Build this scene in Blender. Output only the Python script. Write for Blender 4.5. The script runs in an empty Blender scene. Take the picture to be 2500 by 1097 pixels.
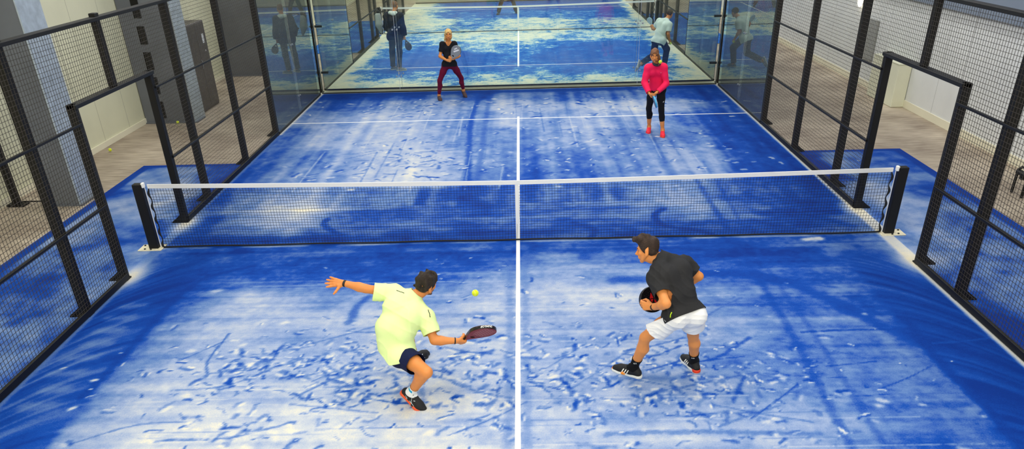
import bpy, bmesh, math, random
import numpy as np
from mathutils import Vector, Matrix
random.seed(7); rng = np.random.default_rng(11)
SC = bpy.context.scene; COL = SC.collection
V = lambda *a: np.array(a, float)
def nrm(v):
    v = np.asarray(v, float); return v / (np.linalg.norm(v) + 1e-12)
def s2l(c):
    return tuple(((x/255)/12.92 if x/255 <= .04045 else ((x/255+.055)/1.055)**2.4) for x in c) + (1,)

# ------------------------------------------------------------ tagging
def tag(o, label=None, cat=None, group=None, kind=None):
    if label: o['label'] = label
    if cat: o['category'] = cat
    if group: o['group'] = group
    if kind: o['kind'] = kind
    return o
def empty(name, loc=(0, 0, 0), label=None, cat=None, group=None):
    o = bpy.data.objects.new(name, None); COL.objects.link(o); o.location = loc
    o.empty_display_size = .1
    return tag(o, label, cat, group)
def link(name, me, mat, parent=None, smooth=False):
    o = bpy.data.objects.new(name, me); COL.objects.link(o)
    if mat is not None:
        for m in (mat if isinstance(mat, (list, tuple)) else [mat]): me.materials.append(m)
    if smooth:
        me.polygons.foreach_set('use_smooth', [True]*len(me.polygons))
    if parent is not None:
        o.parent = parent
        if parent.type == 'EMPTY': o.matrix_parent_inverse = Matrix.Translation(-parent.location)
    return o
class MB:
    """collects boxes, bars and tubes into one mesh"""
    def __init__(s): s.v = []; s.f = []
    def add(s, vs, fs):
        n = len(s.v); s.v += [tuple(map(float, p)) for p in vs]; s.f += [tuple(i+n for i in f) for f in fs]
    def box(s, x0, x1, y0, y1, z0, z1, bev=0):
        if bev:
            b = bev
            pts = []
            for z, i in ((z0, b), (z0+b, 0), (z1-b, 0), (z1, b)):
                c = b if i == 0 else b*.4
                X0, X1, Y0, Y1 = x0+i, x1-i, y0+i, y1-i
                pts += [(X0+c, Y0, z), (X1-c, Y0, z), (X1, Y0+c, z), (X1, Y1-c, z), (X1-c, Y1, z), (X0+c, Y1, z), (X0, Y1-c, z), (X0, Y0+c, z)]
            fs = [tuple(range(7, -1, -1)), tuple(range(24, 32))]
            for r in range(3):
                for i in range(8):
                    j = (i+1) % 8; fs.append((r*8+i, r*8+j, r*8+8+j, r*8+8+i))
            s.add(pts, fs); return s
        s.add([(x0,y0,z0),(x1,y0,z0),(x1,y1,z0),(x0,y1,z0),(x0,y0,z1),(x1,y0,z1),(x1,y1,z1),(x0,y1,z1)],
              [(3,2,1,0),(4,5,6,7),(0,1,5,4),(1,2,6,5),(2,3,7,6),(3,0,4,7)]); return s
    def tube(s, pts, r, n=8, cap=True, closed=False):
        pts = [np.array(p, float) for p in pts]; m = len(pts); rr = r if hasattr(r, '__len__') else [r]*m
        up = None; vs = []
        for i in range(m):
            a = pts[(i-1) % m] if (i or closed) else pts[0]; b = pts[(i+1) % m] if (i < m-1 or closed) else pts[-1]
            t = nrm(b-a)
            if up is None: up = nrm(np.cross(t, [0, 0, 1] if abs(t[2]) < .9 else [1, 0, 0]))
            up = nrm(up - t*(up@t)); w = np.cross(t, up)
            for k in range(n):
                A = 2*math.pi*(k+.5)/n; vs.append(pts[i] + rr[i]*(math.cos(A)*up + math.sin(A)*w))
        fs = []
        for i in range(m if closed else m-1):
            for k in range(n):
                k2 = (k+1) % n; j = (i+1) % m; fs.append((i*n+k, i*n+k2, j*n+k2, j*n+k))
        if cap and not closed: fs += [tuple(range(n-1, -1, -1)), tuple((m-1)*n+k for k in range(n))]
        s.add(vs, fs); return s
    def prism(s, poly, axis, a, b):
        """poly: 2-D outline extruded along axis 0/1/2 from a to b"""
        def p3(u, v, w): return {0: (w, u, v), 1: (u, w, v), 2: (u, v, w)}[axis]
        n = len(poly); vs = [p3(u, v, a) for u, v in poly] + [p3(u, v, b) for u, v in poly]
        s.add(vs, [tuple(range(n)), tuple(range(2*n-1, n-1, -1))] + [(i, i+n, (i+1) % n+n, (i+1) % n) for i in range(n)]); return s
    def build(s, name, mat, parent=None, smooth=False):
        me = bpy.data.meshes.new(name); me.from_pydata(s.v, [], s.f)
        bm = bmesh.new(); bm.from_mesh(me); bmesh.ops.recalc_face_normals(bm, faces=bm.faces); bm.to_mesh(me); bm.free()
        return link(name, me, mat, parent, smooth)

# ------------------------------------------------------------ materials
def mat(name, col, rough=.6, metal=0, bump=0, bscale=60, spec=.5, var=0, vscale=3, emit=None, estr=0, sheen=0):
    m = bpy.data.materials.new(name); m.use_nodes = True; nt = m.node_tree; N = nt.nodes; L = nt.links
    b = N['Principled BSDF']; c = s2l(col)
    b.inputs['Base Color'].default_value = c; b.inputs['Roughness'].default_value = rough
    b.inputs['Metallic'].default_value = metal; b.inputs['Specular IOR Level'].default_value = spec
    if sheen: b.inputs['Sheen Weight'].default_value = sheen
    tc = N.new('ShaderNodeTexCoord')
    if var:
        n = N.new('ShaderNodeTexNoise'); n.inputs['Scale'].default_value = vscale; n.inputs['Detail'].default_value = 5
        L.new(tc.outputs['Object'], n.inputs['Vector'])
        r = N.new('ShaderNodeValToRGB'); L.new(n.outputs['Fac'], r.inputs['Fac'])
        r.color_ramp.elements[0].position = .3; r.color_ramp.elements[1].position = .7
        r.color_ramp.elements[0].color = tuple(x*(1-var) for x in c[:3])+(1,); r.color_ramp.elements[1].color = tuple(min(1, x*(1+var)) for x in c[:3])+(1,)
        L.new(r.outputs['Color'], b.inputs['Base Color'])
    if bump:
        n = N.new('ShaderNodeTexNoise'); n.inputs['Scale'].default_value = bscale; n.inputs['Detail'].default_value = 3
        L.new(tc.outputs['Object'], n.inputs['Vector'])
        bp = N.new('ShaderNodeBump'); bp.inputs['Strength'].default_value = bump; bp.inputs['Distance'].default_value = .01
        L.new(n.outputs['Fac'], bp.inputs['Height']); L.new(bp.outputs['Normal'], b.inputs['Normal'])
    if emit: b.inputs['Emission Color'].default_value = s2l(emit); b.inputs['Emission Strength'].default_value = estr
    return m
def glass_mat(name, haze):
    m = bpy.data.materials.new(name); m.use_nodes = True; nt = m.node_tree; N = nt.nodes; L = nt.links; N.clear()
    out = N.new('ShaderNodeOutputMaterial'); tr = N.new('ShaderNodeBsdfTransparent'); gl = N.new('ShaderNodeBsdfGlossy'); df = N.new('ShaderNodeBsdfDiffuse')
    tr.inputs['Color'].default_value = (.955, .985, .965, 1); gl.inputs['Roughness'].default_value = .012; gl.inputs['Color'].default_value = (.95, 1, .97, 1)
    df.inputs['Color'].default_value = (.60, .68, .64, 1)
    fr = N.new('ShaderNodeFresnel'); fr.inputs['IOR'].default_value = 1.5
    a = N.new('ShaderNodeMixShader'); a.inputs['Fac'].default_value = haze; L.new(tr.outputs[0], a.inputs[1]); L.new(df.outputs[0], a.inputs[2])
    b = N.new('ShaderNodeMixShader'); L.new(fr.outputs[0], b.inputs['Fac']); L.new(a.outputs[0], b.inputs[1]); L.new(gl.outputs[0], b.inputs[2])
    L.new(b.outputs[0], out.inputs['Surface']); return m
def turf_mat(name, deep, mid, pale, sand, amp, stops=(.20, .42, .60, .80), line_y0=0):
    """blue artificial grass; the attribute 'sand' says how much infill lies on it"""
    m = bpy.data.materials.new(name); m.use_nodes = True; nt = m.node_tree; N = nt.nodes; L = nt.links
    b = N['Principled BSDF']; b.inputs['Roughness'].default_value = .9; b.inputs['Specular IOR Level'].default_value = .15
    tc = N.new('ShaderNodeTexCoord'); at = N.new('ShaderNodeAttribute'); at.attribute_name = 'sand'
    def noise(scale, det, vec=None, sx=1, sy=1, rough=.6, dist=0):
        mp = N.new('ShaderNodeMapping'); mp.inputs['Scale'].default_value = (sx, sy, 1); L.new(tc.outputs['Object'], mp.inputs['Vector'])
        n = N.new('ShaderNodeTexNoise'); n.inputs['Scale'].default_value = scale; n.inputs['Detail'].default_value = det
        n.inputs['Roughness'].default_value = rough; n.inputs['Distortion'].default_value = dist; L.new(mp.outputs[0], n.inputs['Vector']); return n.outputs['Fac']
    def mth(op, a, c=None, v=None):
        n = N.new('ShaderNodeMath'); n.operation = op
        if isinstance(a, (int, float)): n.inputs[0].default_value = a
        else: L.new(a, n.inputs[0])
        if c is not None:
            if isinstance(c, (int, float)): n.inputs[1].default_value = c
            else: L.new(c, n.inputs[1])
        if v is not None: n.inputs[2].default_value = v
        return n.outputs[0]
    f = at.outputs['Fac']
    for sc, det, sx, sy, a, rg, di in amp:
        f = mth('ADD', f, mth('MULTIPLY', mth('SUBTRACT', noise(sc, det, None, sx, sy, rg, di), .5), a))
    r = N.new('ShaderNodeValToRGB'); L.new(f, r.inputs['Fac']); cr = r.color_ramp
    cr.elements[0].position = .0; cr.elements[0].color = s2l(deep)
    cr.elements[1].position = 1.0; cr.elements[1].color = s2l(sand)
    for p, c in zip(stops, (mid, pale[0], pale[1], pale[2])):
        e = cr.elements.new(p); e.color = s2l(c)
    colr = r.outputs['Color']
    # painted white lines of the court
    sp = N.new('ShaderNodeSeparateXYZ'); L.new(tc.outputs['Object'], sp.inputs[0]); x, y = sp.outputs[0], sp.outputs[1]
    yy = mth('ABSOLUTE', mth('SUBTRACT', y, line_y0))
    hl = mth('LESS_THAN', mth('ABSOLUTE', mth('SUBTRACT', yy, 6.95)), .024)
    hl = mth('MULTIPLY', hl, mth('LESS_THAN', mth('ABSOLUTE', x), 4.99))
    vl = mth('MULTIPLY', mth('LESS_THAN', mth('ABSOLUTE', mth('ADD', x, 0.0)), .0255), mth('LESS_THAN', yy, 7.12))
    ln = mth('MAXIMUM', hl, vl)
    wear = mth('MULTIPLY', ln, mth('SUBTRACT', 1.0, mth('MULTIPLY', mth('GREATER_THAN', noise(30, 4, None, 1, 1), .66), .35)))
    mx = N.new('ShaderNodeMix'); mx.data_type = 'RGBA'; L.new(wear, mx.inputs[0]); L.new(colr, mx.inputs[6]); mx.inputs[7].default_value = s2l((247, 247, 243))
    L.new(mx.outputs[2], b.inputs['Base Color'])
    bp = N.new('ShaderNodeBump'); bp.inputs['Strength'].default_value = .35; bp.inputs['Distance'].default_value = .006
    L.new(noise(160, 3), bp.inputs['Height']); L.new(bp.outputs['Normal'], b.inputs['Normal'])
    return m
def floor_mat():
    m = mat('plank_floor', (150, 138, 122), .55); nt = m.node_tree; N = nt.nodes; L = nt.links; b = N['Principled BSDF']
    tc = N.new('ShaderNodeTexCoord'); mp = N.new('ShaderNodeMapping'); L.new(tc.outputs['Object'], mp.inputs['Vector']); mp.inputs['Scale'].default_value = (1.1, 9, 1)
    mp.inputs['Rotation'].default_value = (0, 0, .0)
    n1 = N.new('ShaderNodeTexNoise'); n1.inputs['Scale'].default_value = 2.2; n1.inputs['Detail'].default_value = 6; L.new(mp.outputs[0], n1.inputs['Vector'])
    n2 = N.new('ShaderNodeTexNoise'); n2.inputs['Scale'].default_value = .9; n2.inputs['Detail'].default_value = 4; L.new(tc.outputs['Object'], n2.inputs['Vector'])
    a = N.new('ShaderNodeMath'); a.operation = 'ADD'; L.new(n1.outputs['Fac'], a.inputs[0]); L.new(n2.outputs['Fac'], a.inputs[1])
    h = N.new('ShaderNodeMath'); h.operation = 'MULTIPLY'; h.inputs[1].default_value = .5; L.new(a.outputs[0], h.inputs[0])
    r = N.new('ShaderNodeValToRGB'); L.new(h.outputs[0], r.inputs['Fac'])
    r.color_ramp.elements[0].position = .36; r.color_ramp.elements[0].color = s2l((134, 118, 102)); r.color_ramp.elements[1].position = .66; r.color_ramp.elements[1].color = s2l((206, 192, 170))
    L.new(r.outputs['Color'], b.inputs['Base Color']); return m
def wall_mat(name, col, seam=1.1):
    m = mat(name, col, .75); nt = m.node_tree; N = nt.nodes; L = nt.links; b = N['Principled BSDF']
    tc = N.new('ShaderNodeTexCoord'); sp = N.new('ShaderNodeSeparateXYZ'); L.new(tc.outputs['Object'], sp.inputs[0])
    d = N.new('ShaderNodeMath'); d.operation = 'PINGPONG'; d.inputs[1].default_value = seam/2; L.new(sp.outputs[1], d.inputs[0])
    g = N.new('ShaderNodeMath'); g.operation = 'LESS_THAN'; g.inputs[1].default_value = .006; L.new(d.outputs[0], g.inputs[0])
    n = N.new('ShaderNodeTexNoise'); n.inputs['Scale'].default_value = 1.4; n.inputs['Detail'].default_value = 5; L.new(tc.outputs['Object'], n.inputs['Vector'])
    r = N.new('ShaderNodeValToRGB'); L.new(n.outputs['Fac'], r.inputs['Fac']); c = s2l(col)
    r.color_ramp.elements[0].position = .25; r.color_ramp.elements[0].color = tuple(x*.92 for x in c[:3])+(1,); r.color_ramp.elements[1].color = c; r.color_ramp.elements[1].position = .6
    mx = N.new('ShaderNodeMix'); mx.data_type = 'RGBA'; L.new(g.outputs[0], mx.inputs[0]); L.new(r.outputs['Color'], mx.inputs[6]); mx.inputs[7].default_value = tuple(x*.55 for x in c[:3])+(1,)
    L.new(mx.outputs[2], b.inputs['Base Color']); return m

M = dict(
    black=mat('black_powder_coat', (17, 16, 15), .5, 0, .05, 200, spec=.3), wire=mat('black_wire', (66, 61, 55), .6, spec=.3),
    netcord=mat('net_cord', (16, 22, 34), .8), tape=mat('white_tape', (245, 243, 236), .7, bump=.1, bscale=90),
    rope=mat('black_rope', (18, 18, 20), .8), steel=mat('bolt_steel', (190, 192, 196), .3, .9), plate=mat('sanded_base_plate', (226, 218, 188), .8, var=.12, vscale=30),
    cream=wall_mat('cream_panel_wall', (222, 221, 192)), white=wall_mat('white_panel_wall', (226, 228, 226), 3.0), base=mat('cream_skirting', (236, 231, 206), .6),
    greywall=mat('grey_blue_wall', (124, 136, 152), .8, var=.06, vscale=.8),
    col_d=mat('dark_steel_column', (106, 110, 116), .6, var=.12, vscale=2), col_l=mat('galvanised_flange', (178, 190, 200), .5, .2, var=.15, vscale=9),
    cabinet=mat('charcoal_cabinet', (84, 80, 76), .5, var=.06, vscale=3), paper=mat('sticker_white', (226, 230, 236), .5), boxwhite=mat('boxing_paint', (222, 222, 198), .7, var=.05),
    ceil=mat('ceiling_paint', (200, 200, 198), .9), floor=floor_mat(), glass=glass_mat('court_glass', .012), dusty_brightened=glass_mat('dusty_brightened_side_glass', .14),  # side panes: diffuse dust film, raised to stand in for pale reflections
    ball=mat('ball_felt', (224, 240, 8), .85, bump=.3, bscale=300, sheen=.3), seam=mat('ball_seam', (238, 240, 214), .7),
    bead=mat('pale_blue_roller', (196, 212, 236), .35), rubber=mat('dark_rubber', (30, 30, 32), .7))
# ------------------------------------------------------------ hall shell
b = MB(); b.add([(-8.6,-13,-.012),(8.7,-13,-.012),(8.7,40,-.012),(-8.6,40,-.012)], [(0,1,2,3)]); tag(b.build('floor', M['floor']), kind='structure')
tag(MB().box(-8.6, -8.4, -13, 40, -.01, 7).build('wall_left', M['cream']), kind='structure')
tag(MB().box(8.45, 8.65, -13, 40, -.01, 7).build('wall_right', M['white']), kind='structure')
tag(MB().box(-8.6, 8.65, 40, 40.2, -.01, 7).build('wall_back', M['cream']), kind='structure')
tag(MB().box(-8.6, 8.65, -13.2, -13, -.01, 7).build('wall_front', M['cream']), kind='structure')
tag(MB().box(-8.6, 8.65, -13.2, 40.2, 7, 7.2).build('ceiling', M['ceil']), kind='structure')
tag(MB().box(8.43, 8.45, -13, 40, -.01, .14, 0).build('baseboard_right', M['base']), kind='structure')
tag(MB().box(-8.4, -8.37, -13, 40, -.01, .10, 0).build('baseboard_left', M['base']), kind='structure')
tag(MB().box(8.35, 8.45, -13, 40, 2.1, 7).build('wall_right_upper', M['greywall']), kind='structure')
# steel columns by the left wall
for i, (x0, x1, y0, y1, lab) in enumerate(((-7.65, -7.12, 1.92, 2.3, 'grey steel column by the left wall beside the court doorway, nearest the camera'),
        (-8.38, -7.25, 7.35, 7.7, 'wide grey steel column with a laced slot, left of the charcoal cabinet'),
        (-8.38, -7.32, 12.75, 13.1, 'dark grey steel column beyond the charcoal cabinet, nearest the glass corner'))):
    r = empty('steel_column', ((x0+x1)/2, (y0+y1)/2, 0), lab, 'column')
    MB().box(x0, x1-.015, y0, y1, -.01, 6.98).build('column_web', M['col_d'], r)
    MB().box(x1-.02, x1, y0-.02, y1+.22, -.01, 6.98).build('column_flange', M['col_l'], r)
    if i == 1:
        q = MB()
        for k in range(12):
            z = .1+k*.52; q.box(-8.06, -7.9, y0-.01, y0+.004, z, z+.36)
        q.build('slot_panel', M['black'], r)
    for bx in (x0+.06, x1-.1):
        pass
    MB().box(x0-.02, x1+.05, y0-.06, y1+.1, -.012, .012).build('base_plate', M['col_d'], r)
# charcoal cabinet
cab = empty('storage_cabinet', (-7.65, 8.72, 0), 'tall charcoal metal cabinet standing by the left wall behind the mesh fence', 'cabinet')
MB().box(-7.92, -7.4, 8.15, 9.3, -.01, 1.9, .01).build('cabinet_body', M['cabinet'], cab)
MB().box(-7.4, -7.385, 8.17, 8.72, .06, 1.88, .004).build('cabinet_door', M['cabinet'], cab)
MB().box(-7.4, -7.385, 8.73, 9.28, .06, 1.88, .004).build('cabinet_door', M['cabinet'], cab)
MB().tube([(-7.375, 8.69, .9), (-7.36, 8.69, .93), (-7.36, 8.69, 1.07), (-7.375, 8.69, 1.1)], .008).build('handle', M['steel'], cab)
MB().box(-7.386, -7.383, 9.02, 9.14, 1.42, 1.62).build('notice_sticker', M['paper'], cab)
MB().tube([(-7.386, 9.1, 1.25), (-7.38, 9.1, 1.25)], .02, 12).build('lock_badge', M['paper'], cab)
MB().box(-7.5, -7.44, 7.98, 8.12, 1.72, 1.84, .01).build('padlock_hasp', M['black'], cab)
# black stand by the left wall
st = empty('wall_stand', (-8.2, 1.97, 0), 'black square post on a flat foot by the left wall, behind the near mesh fence', 'post')
MB().box(-8.25, -8.15, 1.92, 2.02, 0, 3.3, .006).build('post', M['black'], st)
MB().box(-8.33, -8.05, 1.88, 2.06, -.01, .025).build('foot_plate', M['black'], st)
MB().tube([(-8.1, 1.97, .05), (-7.72, 1.97, .05)], .012).build('floor_rail', M['black'], st)
# boxed wall casing and grey panel on the right wall
bx = empty('wall_casing', (8.3, 7.9, 0), 'low cream box casing against the right wall, seen through the fence doorway', 'casing')
MB().box(8.16, 8.44, 7.17, 8.5, -.01, .88, .012).build('casing_box', M['boxwhite'], bx)
MB().box(8.15, 8.44, 7.16, 8.51, .88, .895).build('casing_lid', M['boxwhite'], bx)
tag(MB().box(8.4, 8.449, 9.2, 9.75, .6, 1.5, .01).build('wall_panel', mat('grey_panel', (150, 152, 148), .7)), 'grey rectangular panel fixed on the right wall beyond the cream casing', 'wall panel')
lp = empty('wall_lamp', (8.36, 10.3, 1.8), 'glowing white oval lamp on the right wall near the top of the frame', 'lamp')
o = MB(); pts = []
for i in range(9):
    t = math.pi*i/8; pts.append((8.36, 10.3, 1.82-.14*math.cos(t)))
o.tube(pts, [max(.004, .065*math.sin(math.pi*i/8)) for i in range(9)], 16); o.build('lamp_globe', mat('lamp_glow', (255, 250, 225), .4, emit=(255, 240, 205), estr=14), lp, True)
MB().box(8.41, 8.452, 10.24, 10.36, 1.74, 1.9, .01).build('lamp_bracket', M['black'], lp)
# ball rack on the right
rk = empty('ball_rack', (8.0, .8, 0), 'black metal rack with pale blue roller rows on the floor at the right edge', 'rack')
for yy in (1.42,):
    MB().box(7.60, 7.68, 1.30, 1.54, .30, .36, .01).build('crossbar', M['black'], rk)
for sy in (1.28, 1.54):
    MB().tube([(7.64, sy, 0), (7.64, sy, .36), (7.70, sy, .40)], .022).build('upright', M['black'], rk)
MB().box(7.62, 8.4, 1.38, 1.44, .24, .30, .01).build('spine_bar', M['black'], rk)
for sy in (1.28, 1.54):
    q = MB()
    for k in range(9):
        x = 7.74+k*.075; a = [(x+.034*math.cos(math.pi*(1-t/6)), sy, .38) for t in range(7)]
        q.tube(a, [max(.003, .034*math.sin(math.pi*t/6)) for t in range(7)], 10)
    q.build('roller_row', M['bead'], rk, True)

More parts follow.
